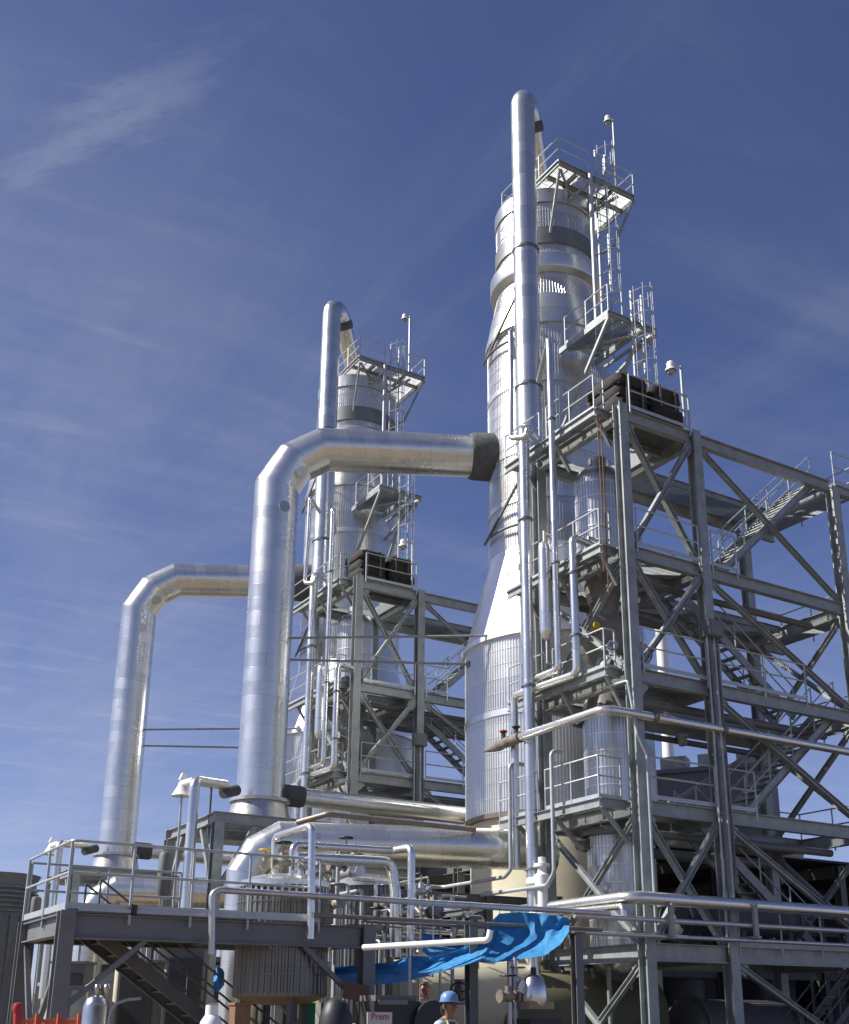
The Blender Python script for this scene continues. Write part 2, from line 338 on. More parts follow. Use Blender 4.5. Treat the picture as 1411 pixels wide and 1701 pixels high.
def railing(parent, pts, h=1.07, step=1.5, toe=True, mat='rail_paint', closed_ends=True, r=.024):
    pts = [V(p) for p in pts]
    m = MB()
    for k in (h, h*.53):
        q = [p+UP*k for p in pts]
        m.tube(fillet(q, .08, 3), r, 8)
    o = m.build('railing', mat, parent, 40)
    for i in range(len(pts)-1):
        a, b = pts[i], pts[i+1]; n = max(1, round((b-a).length/step))
        for k in range(n+1):
            if k == n and i < len(pts)-2: continue
            p = a.lerp(b, k/n)
            MB().tube([p-UP*.22, p+UP*(h-.01)], r*1.05, 8).build('post', mat, o, 40)
    if toe:
        t = MB()
        for a, b in zip(pts[:-1], pts[1:]): t.bar(a+UP*.06, b+UP*.06, .008, .11)
        t.build('toe_board', mat, o)
    return o
def grate(parent, x0, x1, y0, y1, z, along='y', pitch=.055, holes=(), mat='grating'):
    """open bar grating: bearing bars plus cross bars, with notches where pipes and vessels pass"""
    m = MB()
    def runs(lo, hi, c):
        seg = [(lo, hi)]
        for (cx_, cy_, r_) in holes:
            k = (c-cx_) if along == 'y' else (c-cy_); ctr = cy_ if along == 'y' else cx_
            if abs(k) < r_:
                hh = math.sqrt(r_*r_-k*k); new = []
                for a, b in seg:
                    if ctr+hh <= a or ctr-hh >= b: new.append((a, b)); continue
                    if ctr-hh > a: new.append((a, ctr-hh))
                    if ctr+hh < b: new.append((ctr+hh, b))
                seg = new
        return seg
    if along == 'y':
        n = int((x1-x0)/pitch)
        for i in range(n+1):
            x = x0+(x1-x0)*i/n
            for a, b in runs(y0, y1, x): m.box((x, (a+b)/2, z-.02), (.011, b-a, .036))
        for j in range(int((y1-y0)/.24)+1):
            y = y0+.06+j*.24
            if y < y1 and not any(abs(y-h[1]) < h[2] and x0 < h[0]+h[2] and x1 > h[0]-h[2] for h in holes): m.box(((x0+x1)/2, y, z-.012), (x1-x0, .012, .012))
    else:
        n = int((y1-y0)/pitch)
        for i in range(n+1):
            y = y0+(y1-y0)*i/n
            for a, b in runs(x0, x1, y): m.box(((a+b)/2, y, z-.02), (b-a, .011, .036))
        for j in range(int((x1-x0)/.24)+1):
            x = x0+.06+j*.24
            if x < x1 and not any(abs(x-h[0]) < h[2] and y0 < h[1]+h[2] and y1 > h[1]-h[2] for h in holes): m.box((x, (y0+y1)/2, z-.012), (.012, y1-y0, .012))
    return m.build('deck', mat, parent)
def stairs(label, p_top, p_bot, width_vec, mat='galvanized', cat='staircase', group=None, rails=(0, 1), name='steel_staircase'):
    a, b, wv_ = V(p_top), V(p_bot), V(width_vec); t = thing(name, label, cat, b, group)
    for s_ in (0, 1): MB().channel(a+wv_*s_, b+wv_*s_, .24, .07, .014, flip=1 if s_ else -1).build('stringer', mat, t)
    n = max(3, int(abs(a.z-b.z)/.21)); run = V((b.x-a.x, b.y-a.y, 0)).normalized()
    for i in range(1, n):
        c = a.lerp(b, i/n)+wv_*.5+UP*.03
        R_ = Matrix((run, wv_.normalized(), UP)).transposed()
        MB().box(c, (.25, wv_.length-.02, .03), R_).build('tread', mat, t)
    for s_ in rails:
        m = MB()
        for h in (.95, .5): m.tube([a+wv_*s_+UP*h, b+wv_*s_+UP*h], .022, 8)
        o = m.build('handrail', 'rail_paint' if mat == 'galvanized' else mat, t, 40)
        k = max(2, round((a-b).length/1.4))
        for i in range(k+1):
            c = a.lerp(b, i/k)+wv_*s_; MB().tube([c, c+UP*.95], .022, 8).build('post', 'rail_paint' if mat == 'galvanized' else mat, o, 40)
    return t
def lamp_post(label, base, top, arm, group='floodlights on poles'):
    base, top, arm = V(base), V(top), V(arm); t = thing('lamp_post', label, 'lamp', base, group)
    MB().tube([base, top], .045, 8).build('pole', 'rail_paint', t, 40)
    e = top+arm; MB().tube([top-UP*.05, e-UP*.02], .03, 8).build('bracket', 'rail_paint', t, 40)
    MB().lathe([(.17, -.27), (.16, -.22), (.115, -.17), (.115, -.02), (.09, .02), (.05, .05), (.001, .055)], e, 18).build('lamp_housing', 'bright_grating', t, 40)
    MB().lathe([(.001, -.40), (.06, -.39), (.10, -.35), (.115, -.27)], e, 16).build('lamp_globe', 'galvanized', t, 60)
    return t
def ladder(label, p, q, side, out, group='caged ladders', cage_from=2.2):
    p, q, side, out = V(p), V(q), V(side), V(out); t = thing('caged_ladder', label, 'ladder', p, group); d = (q-p).normalized(); Lh = (q-p).length
    for s_ in (-1, 1): MB().bar(p+side*.23*s_, q+side*.23*s_+d*.0, .03, .07).build('side_rail', 'rail_paint', t)
    k = 0.2
    while k < Lh-.1: MB().tube([p+d*k-side*.23, p+d*k+side*.23], .016, 6).build('rung', 'rail_paint', t, 40); k += .3
    m = MB(); k = cage_from
    def hp(a): return side*(.34*math.cos(a))+out*(.05+.68*math.sin(a))
    while k <= Lh+.05:
        m.tube([p+d*k+hp(PI*j/10) for j in range(11)], .018, 6); k += .9
    for a in (.3, .9, PI/2, PI-.9, PI-.3): m.tube([p+d*cage_from+hp(a), q+hp(a)], .012, 6)
    m.build('cage', 'rail_paint', t, 40)
    return t

# ================================================================== ground
g = MB(); g.add([(-4000, -4000, 0), (4000, -4000, 0), (4000, 4000, 0), (-4000, 4000, 0)], [(0, 1, 2, 3)])
struct(g.build('ground', 'ground'))
struct(MB().box((36, 41, -.05), (42, 58, .12)).build('bounce_slab', 'slab_dark'))  # added dark slab, out of view, cuts the ground bounce onto the steel
struct(MB().box((9.2, 14.6, .1), (3.2, 3.0, .2)).build('pavement', 'concrete', None, None, (9.2, 14.6, 0)))

# ================================================================== one process unit (built once, copied for the far one)
AX = V((22.75, 29.36, 0))
T = unit(thing('process_tower', 'tall metal-jacketed column tower at right with wide ribbed drum and shining cone', 'tower', AX, 'metal-jacketed process towers'),
         'farther metal-jacketed column tower at centre, half hidden behind the big overhead duct')
MB().lathe([(2.95, 0), (2.95, 7.62)], AX, 64).build('skirt', 'cream', T, 30)
def bands(prof_z, r, wd=.03, th=.012): return [(r, prof_z-wd/2), (r+th, prof_z-wd/2), (r+th, prof_z+wd/2), (r, prof_z+wd/2)]
def shell(name, z0, z1, r, cnt, wide=(), step=.47):
    o = MB().lathe([(r, z0), (r, z1)], AX, ribs=(cnt, .021)).build(name, 'tower_jacket', T, 20)
    m = MB(); z = z0+step
    while z < z1-.1:
        m.lathe([(r, z-.008), (r+.019, z-.008), (r+.019, z+.008), (r, z+.008)], AX, 96); z += step
    m.build('strap', 'tower_jacket', o, 30)
    for z in wide: MB().lathe([(r, z-.1), (r+.045, z-.1), (r+.045, z+.1), (r, z+.1)], AX, 96).build('band', 'tower_jacket', o, 30)
    return o
shell('lower_shell', 7.62, 13.22, 3.08, 190, (10.75,))
MB().lathe([(2.4, 7.5), (3.12, 7.5), (3.14, 7.64), (3.0, 7.64)], AX, 96).build('base_ring', 'rust_pipe', T, 30)
MB().lathe([(3.0, 13.2), (3.2, 13.2), (3.2, 13.36), (3.06, 13.40)], AX, 96).build('shoulder_ring', 'flat_jacket', T, 30)
MB().lathe([(3.1, 13.38), (2.62, 15.2), (2.27, 16.45), (2.25, 16.6)], AX, 96).build('cone', 'flat_jacket', T, 40)
shell('upper_shell', 16.6, 25.0, 2.23, 140, (18.3, 20.1, 22.7))
MB().lathe([(2.24, 24.9), (2.32, 24.92), (2.32, 25.1), (2.2, 25.6)], AX, 96).build('shoulder_ring', 'tower_jacket', T, 40)
MB().lathe([(2.28, 25.05), (1.88, 27.12)], AX, ribs=(120, .021)).build('shoulder', 'tower_jacket', T, 20)
MB().lathe([(2.17, 25.55), (2.22, 25.55), (2.09, 26.25), (2.03, 26.25)], AX, 96).build('smooth_band', 'tower_jacket', T, 30)
shell('top_shell', 27.1, 30.8, 1.85, 118)
MB().lathe([(1.86, 28.5), (1.92, 28.5), (1.92, 29.2), (1.86, 29.2)], AX, 80).build('dark_band', 'dark_band', T, 30)
MB().lathe([(1.86, 27.25), (2.1, 27.38), (2.12, 27.45), (2.12, 27.95), (1.88, 28.2)], AX, 80).build('stiffening_ring', 'tower_jacket', T, 30)
MB().lathe([(1.88, 30.3), (1.92, 30.3), (1.92, 30.88), (1.75, 31.02), (1.2, 31.12), (.001, 31.2)], AX, 64).build('head', 'tower_jacket', T, 50)
for zc in (24.95, 17.85):           # stays that hold the risers off the shell
    a = AX+V((-2.22, .9, zc-.55)); b = AX+V((-2.55, -1.6, zc+.75)); MB().bar(a, b, .07, .07).build('stay', 'dull_steel', T)
    MB().tube([AX+V((2.42*math.cos(PI+q), 2.42*math.sin(PI+q), zc-.58)) for q in [-.45+.12*i for i in range(10)]], .045, 8).build('hoop', 'dull_steel', T, 40)

# --- overhead pipe that crowns the tower
OP = V((20.1, 27.05, 0)); hd = (AX-OP); hl = hd.length; hd.normalize()
t = unit(thing('overhead_pipe', 'very tall slim metal pipe bent over the top of the right tower', 'pipe', OP+UP*12, 'pipes bent over tower tops'),
         'slim metal pipe bent over the top of the far tower')
pp = [OP+UP*12, OP+UP*33.1]
for a in (22.5, 45, 67.5, 90, 112.5, 135): pp.append(OP+UP*33.1+hd*(.75*(1-math.cos(math.radians(a))))+UP*(.75*math.sin(math.radians(a))))
pp += [OP+hd*(hl-.55)+UP*31.95, OP+hd*(hl-.12)+UP*31.5, OP+hd*hl+UP*31.0]
MB().tube(pp[:8], .43, 28).build('jacketed_run', 'jacket', t, 16)
d_ = (pp[8]-pp[7]).normalized()
MB().tube([pp[7]-d_*.04, pp[7]+d_*.04, pp[7]+d_*.30, pp[7]+d_*.36], [.44, .475, .475, .43], 24).build('insulation_wrap', 'insulation', t, 40)
MB().tube(pp[7:], .41, 24).build('return_leg', 'jacket', t, 16)
for zz in (15.2, 21.6, 27): MB().tube([OP+UP*(zz-.05), OP+UP*(zz+.05)], .47, 24).build('clamp', 'dark_band', t, 30)

# --- crown platform
def platform(label, far, x0, x1, y0, y1, z, gap=None):
    t = unit(thing('tower_platform', label, 'platform', (x0, y0, z), 'platforms on the towers'), far)
    return t
t = platform('square grated platform crowning the right tower', 'square grated platform crowning the far tower', 21.5, 25.05, 26.78, 30.4, 31.3)
grate(t, 21.5, 25.05, 26.78, 30.4, 31.3, 'y', holes=[(22.75, 29.36, .75)], mat='bright_grating')
for a, b in (((21.5, 26.78), (25.05, 26.78)), ((25.05, 26.78), (25.05, 30.4)), ((25.05, 30.4), (21.5, 30.4)), ((21.5, 30.4), (21.5, 26.78))):
    MB().channel((*a, 31.17), (*b, 31.17), .22, .08, flip=1).build('edge_beam', 'galvanized', t)
for a, b in (((21.5, 27.5), (25.05, 27.5)), ((24.0, 26.8), (24.0, 30.4)), ((22.3, 26.8), (22.3, 27.6))): MB().ibeam((*a, 31.1), (*b, 31.1), .15, .1).build('joist', 'galvanized', t)
for a, b in (((21.55, 26.83, 31.0), (21.75, 27.75, 28.9)), ((21.6, 26.83, 31.0), (22.6, 27.5, 30.6)), ((22.9, 26.8, 31.0), (22.4, 27.5, 30.4)), ((22.9, 26.8, 31.0), (23.5, 27.65, 30.4)), ((24.3, 26.83, 31.0), (23.5, 27.65, 30.4)), ((25.0, 26.83, 31.05), (23.95, 26.75, 28.6)), ((23.95, 26.75, 28.6), (23.6, 27.75, 28.5)), ((25.0, 30.3, 31.05), (24.2, 30.5, 28.6))):
    MB().bar(a, b, .085, .085).build('brace', 'galvanized', t)
railing(t, [(21.5, 30.4, 31.3), (21.5, 26.78, 31.3), (22.85, 26.78, 31.3)], toe=True, step=1.3)
railing(t, [(23.6, 26.78, 31.3), (25.05, 26.78, 31.3), (25.05, 30.4, 31.3), (21.5, 30.4, 31.3)], toe=True, step=1.3)
# --- half-way platform
t = platform('small grated bracket platform halfway up the right tower', 'small grated bracket platform halfway up the far tower', 21.6, 23.6, 24.6, 27.0, 23.7)
grate(t, 21.6, 23.0, 24.6, 26.9, 23.7, 'x', holes=[(22.75, 29.36, 2.45)])
for a, b in (((21.55, 24.6), (21.55, 27.2)), ((21.5, 24.55), (23.6, 24.55)), ((23.05, 24.6), (23.05, 27.1)), ((23.6, 24.55), (23.6, 25.2))): MB().channel((*a, 23.58), (*b, 23.58), .2, .08).build('edge_beam', 'galvanized', t)
for a, b in (((21.6, 24.6, 23.5), (21.5, 27.3, 20.3)), ((23.55, 24.6, 23.5), (23.1, 25.0, 22.2)), ((21.65, 26.8, 23.45), (23.0, 24.9, 23.45)), ((23.0, 24.7, 23.5), (23.2, 27.1, 20.8)), ((23.6, 25.2, 23.5), (23.2, 27.1, 22.4)), ((23.55, 24.6, 23.55), (22.9, 26.4, 23.0))): MB().bar(a, b, .09, .09).build('brace', 'galvanized', t)
railing(t, [(21.6, 26.9, 23.7), (21.6, 24.6, 23.7), (22.2, 24.6, 23.7)], toe=True, step=1.3)
railing(t, [(23.05, 24.7, 23.7), (23.05, 26.9, 23.7)], toe=True, step=1.1)

unit(ladder('caged ladder climbing to the crown platform of the right tower', (23.3, 26.62, 23.7), (23.3, 26.62, 32.4), (1, 0, 0), (0, -1, 0)),
     'caged ladder climbing to the crown platform of the far tower')
unit(ladder('caged ladder between the dark bundles and the halfway platform of the right tower', (22.65, 24.4, 17.8), (22.65, 24.4, 24.7), (1, 0, 0), (0, -1, 0)),
     'caged ladder between the dark bundles and the halfway platform of the far tower')
unit(pipe('thin grey conduit rising beside the upper ladder of the right tower', [(22.75, 26.55, 23.7), (22.75, 26.55, 31.2)], .085, 'rail_paint', 'conduit', 'conduit'),
     'thin grey conduit rising beside the upper ladder of the far tower')
unit(lamp_post('floodlight on a pole at the crown platform of the right tower', (24.15, 26.72, 31.3), (24.15, 26.72, 34.4), (-.35, -.1, -.1)), 'floodlight on a pole at the crown platform of the far tower')
unit(lamp_post('floodlight on a pole above the dark bundles of the near steel frame', (21.25, 21.16, 17.8), (21.25, 21.16, 19.75), (-.5, -.1, -.1)), 'floodlight on a pole above the dark bundles of the far steel frame')

# --- steel frame around the exchanger
LV = [17.75, 13.65, 10.25, 6.85, 3.4]
U0, U1, U2, V0, V1 = 18.95, 21.7, 27.6, 21.3, 25.1
VE = (20.15, 23.75)
F = unit(thing('steel_gantry', 'near galvanized steel frame of five grated floors in front of the right tower', 'steel frame', (U0, V0, 0), 'galvanized steel frames'),
         'farther galvanized steel frame of grated floors in front of the far tower')
for x, y, z in ((U0, V0, 17.85), (U1, V0, 17.8), (U2, V0, 17.55), (U0, V1, 17.7), (U1, V1, 17.7), (U2, V1, 17.4)):
    c = MB().ibeam((x, y, 0), (x, y, z), .31, .30, .03, up=(0, 1, 0)).build('column', 'galvanized', F)
for i, z in enumerate(LV):
    zz = z-.2
    h = .36 if i < 4 else .42
    for a, b in (((U0+.16, V0), (U1-.16, V0)), ((U1+.16, V0), (U2-.16, V0)), ((U0, V0+.16), (U0, V1-.16)), ((U1, V0+.16), (U1, V1-.16)), ((U0+.16, V1), (U1-.16, V1)), ((U1+.16, V1), (U2-.16, V1)), ((U2, V0+.16), (U2, V1-.16))):
        MB().ibeam((*a, zz), (*b, zz), h, .2).build('beam', 'galvanized', F)
    for k in (1, 2): 
        y = V0+(V1-V0)*k/3
        if abs(y-VE[1]) > .85: MB().ibeam((U0+.1, y, zz+.05), (U1-.1, y, zz+.05), .2, .1).build('joist', 'galvanized', F)
    # main floor, outer catwalk on the sunny side, rear catwalk of the stair bay, landing at the end
    grate(F, U0+.1, U1-.1, V0+.1, V1-.1, z, 'y', holes=[(*VE, .95)])
    xo = 18.38 if i not in (3,) else 18.02
    yo = 26.0
    if i < 4:
        grate(F, xo, U0-.1, 21.75, yo, z, 'x')
        MB().channel((xo, 21.7, z-.12), (xo, yo, z-.12), .24, .08, flip=-1).build('edge_beam', 'galvanized', F)
        MB().channel((xo, 21.7, z-.12), (U0-.1, 21.7, z-.12), .24, .08, flip=1).build('edge_beam', 'galvanized', F)
        for y in (21.76, 23.6, 25.2): MB().bar((xo+.05, y, z-.2), (U0, y, z-1.0), .09, .09).build('bracket', 'galvanized', F)
        railing(F, [(xo, 23.9, z), (xo, 21.72, z), (U0-.22, 21.72, z)], step=1.1)
        railing(F, [(xo, yo, z), (xo, 24.25, z)], step=1.5)
        railing(F, [(U0+.25, V0-.14, z), (U1-.25, V0-.14, z)], step=1.6)
        grate(F, U1+.1, U2-.1, 23.9, V1-.1, z, 'x')
        MB().channel((U1+.1, 23.85, z-.12), (U2-.1, 23.85, z-.12), .22, .08).build('edge_beam', 'galvanized', F)
        grate(F, U2+.1, U2+1.5, V0, V1, z, 'y')
        for y in (V0, V1): MB().ibeam((U2+.16, y, zz), (U2+1.5, y, zz), .3, .16).build('beam', 'galvanized', F)
        railing(F, [(U2+.1, V0-.05, z), (U2+1.5, V0-.05, z), (U2+1.5, V1, z), (U2+.2, V1, z)], step=1.4)
        if i in (1, 3): railing(F, [(U1+.25, V0-.14, z), (U1+1.2, V0-.14, z)], step=.9)
        if i in (2,): railing(F, [(U1+.25, V0-.14, z), (U1+3.6, V0-.14, z)], step=1.5)
    else:
        grate(F, U1+.1, U2-.1, V0+.1, V1-.1, z, 'x')
        grate(F, U2+.1, U2+3.5, V0, V1, z, 'y')
        railing(F, [(U1+.2, V0-.14, z), (U2+3.4, V0-.14, z)], step=1.6)
def brace(a, b, s_=.11):
    MB().ibeam(a, b, s_*1.4, s_*1.3, .02).build('brace', 'galvanized', F)
    a, b = V(a), V(b); d = (b-a).normalized()
    for p, q in ((a, 1), (b, -1)):
        c = p+d*q*.2; flat = abs(d.y) < .01
        g_ = MB().box(c+(V((0, -.018, 0)) if flat else V((-.018, 0, 0))), (.42, .014, .3) if flat else (.014, .42, .3), Matrix.Rotation(-math.atan2(d.z, d.x), 3, 'Y') if flat else Matrix.Rotation(math.atan2(d.z, d.y), 3, 'X'))
        g_.build('gusset', 'galvanized', F)
for i in (0, 1, 3):
    z1, z2 = LV[i]-.4, LV[i+1]+.02
    brace((U0+.17, V0+.03, z1), (U1-.17, V0+.03, z2)); brace((U1-.17, V0-.03, z1), (U0+.17, V0-.03, z2))
for i in (1, 3, 4):
    z1 = LV[i]-.4; z2 = LV[i+1]+.02 if i < 4 else .2
    brace((U0+.03, V0+.17, z1), (U0+.03, V1-.17, z2), .1); brace((U0-.03, V0+.17, z2), (U0-.03, V1-.17, z1), .1)
for i in range(5):
    z1 = LV[i]-.4; z2 = LV[i+1]+.02 if i < 4 else .2
    brace((U1+.17, V0+.02, z1), (U2-.17, V0+.02, z2), .1)
    if i in (0, 1, 2): brace((U1+.17, V1, z2), (U2-.17, V1, z1), .09) if i == 2 else None
    if i in (1, 2, 3): brace((U2, V0+.17, z1), (U2, V1-.17, z2), .1); brace((U2+.05, V1-.17, z1), (U2+.05, V0+.17, z2), .1)
for x, y in ((U0, V0), (U1, V0)):
    for z in LV[:4]:
        MB().box((x+.26, y-.012, z-.48), (.34, .016, .34), Matrix.Rotation(.78, 3, 'Y')).build('gusset', 'galvanized', F)
# stairs of the frame
unit(stairs('steel staircase from the top floor down to the second floor of the near frame', (26.9, 21.5, 17.6), (22.6, 21.5, 13.7), (0, .85, 0), group='staircases of the near frame'), 'steel staircase under the top floor of the far frame')
unit(stairs('steel staircase between second and third floors of the near frame', (22.0, 22.75, 13.6), (26.6, 22.75, 10.3), (0, .85, 0), group='staircases of the near frame'), 'steel staircase between second and third floors of the far frame')
unit(stairs('steel staircase just below the third floor landing of the near frame', (26.9, 21.5, 10.2), (22.9, 21.5, 6.9), (0, .85, 0), group='staircases of the near frame'), 'steel staircase low in the far frame')
stairs('shadowed steel staircase behind the thick low pipe of the near frame', (22.3, 22.75, 6.8), (26.8, 22.75, 3.45), (0, .85, 0), group='staircases of the near frame')
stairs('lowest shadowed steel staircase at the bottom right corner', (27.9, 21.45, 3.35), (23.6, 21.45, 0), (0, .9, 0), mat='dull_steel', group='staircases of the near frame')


# --- fittings on the frame
t = unit(thing('junction_box', 'grey junction box on the second column of the near frame with conduits below', 'junction box', (21.55, 20.98, 11.4), 'junction boxes'), 'grey junction box on the second column of the far frame')
MB().box((21.55, 20.95, 11.65), (.5, .3, .46)).build('box', 'grey_steel', t); MB().box((21.55, 20.79, 11.65), (.44, .02, .4)).build('cover', 'grey_steel', t)
for k, x in enumerate((21.36, 21.46, 21.62, 21.74)): MB().tube([(x, 21.0+.02*(k % 2), 11.42), (x+.02, 21.02, 9.0), (x-.03+.03*k, 21.02, 3.5+k*.4)], .035 if k % 2 else .026, 8).build('conduit', 'dull_steel' if k % 2 else 'rail_paint', t, 40)
for z in (10.6, 9.6, 8.2, 7.2, 5.6): MB().box((21.55, 21.05, z), (.5, .03, .06)).build('strut', 'galvanized', t)
for k, (x, y, z) in enumerate(((20.9, 22.2, 9.85), (20.6, 24.4, 13.2), (23.4, 24.3, 9.8), (20.9, 22.3, 6.45), (24.5, 24.5, 6.4))):
    w_ = ('under the third floor beside the exchanger', 'under the second floor behind the exchanger', 'under the third floor rear catwalk', 'under the railed fourth floor beside the exchanger', 'under the fourth floor rear catwalk')[k]
    t = unit(thing('ceiling_lamp', 'grey bulb lamp hanging '+w_+' of the near frame', 'lamp', (x, y, z), 'lamps under the floors'), 'grey bulb lamp hanging '+w_+' of the far frame')
    MB().tube([(x, y, z+.1), (x, y, z-.1)], .03, 8).build('stem', 'dull_steel', t, 40); MB().lathe([(.001, -.42), (.1, -.4), (.14, -.3), (.15, -.18), (.2, -.14), (.2, -.08), (.07, -.02), (.001, 0)], V((x, y, z-.08)), 18).build('globe', 'galvanized', t, 40)
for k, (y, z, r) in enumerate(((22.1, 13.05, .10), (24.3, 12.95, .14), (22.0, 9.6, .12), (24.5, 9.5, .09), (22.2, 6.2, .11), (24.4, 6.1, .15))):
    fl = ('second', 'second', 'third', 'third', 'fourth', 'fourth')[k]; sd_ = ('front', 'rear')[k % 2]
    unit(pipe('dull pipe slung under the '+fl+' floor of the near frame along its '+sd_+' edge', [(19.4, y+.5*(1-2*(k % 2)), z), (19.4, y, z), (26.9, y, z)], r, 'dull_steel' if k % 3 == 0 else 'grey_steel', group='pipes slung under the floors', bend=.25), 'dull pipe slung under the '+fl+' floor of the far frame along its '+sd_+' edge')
t = thing('hanging_rope', 'pair of brown ropes hanging down beside the near frame corner post', 'rope', (18.5, 21.85, 12.3))
for k in (0, 1): MB().tube([(18.42+.12*k, 21.66, 17.6), (18.44+.11*k, 21.64, 15.2), (18.42+.14*k, 21.66, 12.9-.6*k)], .016, 6).build('strand', 'wood', t, 40)
for k, (y, z) in enumerate(((23.0, 13.65), (22.4, 10.25), (24.6, 17.75))):
    w_ = ('second', 'third', 'top')[k]; t = unit(thing('pump_skid', 'small dark pump with motor on the '+w_+' floor of the near frame', 'pump', (19.1, y, z), 'small pumps on the floors'), 'small dark pump with motor on the '+w_+' floor of the far frame')
    MB().box((19.25, y, z+.08), (.5, .9, .14)).build('base', 'dull_steel', t); MB().tube([(19.25, y-.4, z+.38), (19.25, y+.05, z+.38)], .19, 16).build('motor', 'dull_steel', t, 40)
    MB().tube([(19.25, y+.05, z+.38), (19.25, y+.15, z+.38), (19.25, y+.3, z+.38), (19.25, y+.42, z+.38)], [.08, .22, .22, .1], 16).build('casing', 'valve', t, 40); MB().tube([(19.25, y+.22, z+.5), (19.25, y+.22, z+.95), (19.6, y+.3, z+1.0)], .06, 10).build('discharge', 'pipe_steel', t, 40)

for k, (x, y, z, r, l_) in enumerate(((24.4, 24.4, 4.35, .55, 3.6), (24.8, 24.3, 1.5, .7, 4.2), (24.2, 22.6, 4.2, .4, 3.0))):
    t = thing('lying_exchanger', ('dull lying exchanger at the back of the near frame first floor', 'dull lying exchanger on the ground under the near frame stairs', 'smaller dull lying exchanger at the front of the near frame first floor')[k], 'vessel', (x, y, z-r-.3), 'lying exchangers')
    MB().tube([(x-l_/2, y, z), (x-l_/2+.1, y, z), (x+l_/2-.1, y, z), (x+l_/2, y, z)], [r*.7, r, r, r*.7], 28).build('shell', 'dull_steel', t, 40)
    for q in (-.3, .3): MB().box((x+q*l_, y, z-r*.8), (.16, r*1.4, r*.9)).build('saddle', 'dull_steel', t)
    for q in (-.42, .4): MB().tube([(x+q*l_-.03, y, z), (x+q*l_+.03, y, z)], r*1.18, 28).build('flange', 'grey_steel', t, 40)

# --- exchanger inside the frame
t = unit(thing('exchanger_vessel', 'slender ribbed metal vessel standing inside the near steel frame', 'vessel', (*VE, 2.5), 'ribbed vessels inside the frames'),
         'slender ribbed metal vessel standing inside the far steel frame')
VC = V((*VE, 0))
def vshell(z0, z1, r=.7):
    o = MB().lathe([(r, z0), (r, z1)], VC, ribs=(44, .02)).build('shell', 'tower_jacket', t, 20)
    m = MB(); z = z0+.25
    while z < z1: m.lathe([(r, z-.015), (r+.027, z-.015), (r+.027, z+.015), (r, z+.015)], VC, 48); z += .47
    m.build('strap', 'flat_jacket', o, 30)
vshell(13.95, 16.75); vshell(6.9, 9.75); vshell(3.4, 6.3)
MB().lathe([(.72, 16.72), (.72, 16.85), (.6, 17.05), (.3, 17.15), (.3, 17.5), (.001, 17.5)], VC, 40).build('top_head', 'tower_jacket', t, 40)
MB().lathe([(.72, 13.98), (.55, 13.4), (.42, 12.9), (.42, 12.4), (.62, 12.4), (.62, 12.25), (.8, 12.2), (.85, 11.8), (.6, 11.3), (.35, 11.1), (.35, 10.6), (.6, 10.4), (.72, 9.72)], VC, 40).build('channel_head', 'pale_casting', t, 40)
MB().lathe([(.74, 6.28), (.86, 6.3), (.86, 6.5), (.74, 6.5), (.74, 6.7), (.86, 6.7), (.86, 6.92), (.7, 6.92)], VC, 40).build('flange', 'dark_band', t, 30)
MB().lathe([(.001, 2.6), (.4, 2.7), (.66, 3.0), (.71, 3.42)], VC, 40).build('bottom_head', 'tower_jacket', t, 40)
for k in range(4):
    a = k*PI/2+.5; MB().tube([VC+V((.75*math.cos(a), .75*math.sin(a), 0)), VC+V((.75*math.cos(a), .75*math.sin(a), 2.95))], .06, 8).build('leg', 'galvanized', t, 40)
for z, a in ((12.0, 3.6), (11.4, 4.2), (10.9, 3.9)):
    d = V((math.cos(a), math.sin(a), 0)); MB().tube([VC+UP*z+d*.3, VC+UP*z+d*1.0], .09, 12).build('nozzle', 'pipe_steel', t, 32)
    MB().tube([VC+UP*z+d*.92, VC+UP*z+d*1.0], .16, 12).build('nozzle_flange', 'pipe_steel', t, 32)

# --- dark bundles on the top floor
def bundle(label, far, x0, x1, y0, y1, n, z0):
    t = unit(thing('stacked_bundle', label, 'bundle', ((x0+x1)/2, (y0+y1)/2, z0), 'dark bundles on the top floors'), far)
    hh = .335
    for k in range(n):
        m = MB(); jx, jy = random.uniform(-.06, .05), random.uniform(-.1, .08); dx_, dy_ = (x1-x0)/2, (y1-y0)/2; cx_, cy_ = (x0+x1)/2+jx, (y0+y1)/2+jy
        rings = [(.0, .95), (.10, .985), (.5, 1.0), (.90, .985), (1.0, .95)]
        nn = 28; vs = []
        for fz, sx in rings:
            for i in range(nn):
                a = 2*PI*i/nn; ca, sa = math.cos(a), math.sin(a); p = 9.
                rr = 1/((abs(ca)**p+abs(sa)**p)**(1/p)); wob_ = 1+random.uniform(-.02, .012)
                vs.append((cx_+ca*rr*dx_*sx*wob_, cy_+sa*rr*dy_*sx*wob_, z0+hh*k+hh*fz*.97))
        fs = [(r_*nn+i, r_*nn+(i+1) % nn, (r_+1)*nn+(i+1) % nn, (r_+1)*nn+i) for r_ in range(4) for i in range(nn)]+[tuple(range(nn-1, -1, -1)), tuple(range(4*nn, 5*nn))]
        m.add(vs, fs).build('layer', 'bundle', t, 50)
    for fx in (.22, .7):
        x = x0+(x1-x0)*fx; m = MB(); m.bar((x, y0-.02, z0+.02), (x, y0-.02, z0+hh*n-.03), .07, .012, up=(0, 1, 0)).bar((x, y0-.02, z0+hh*n), (x, y1, z0+hh*n+.012), .07, .012); m.build('lashing', 'lashing', t)
    for k in (1, 2, 3): MB().box(((x0+x1)/2, (y0+y1)/2, z0+hh*k), (x1-x0-.1, y1-y0-.16, .05)).build('spacer_board', 'black', t)
    return t
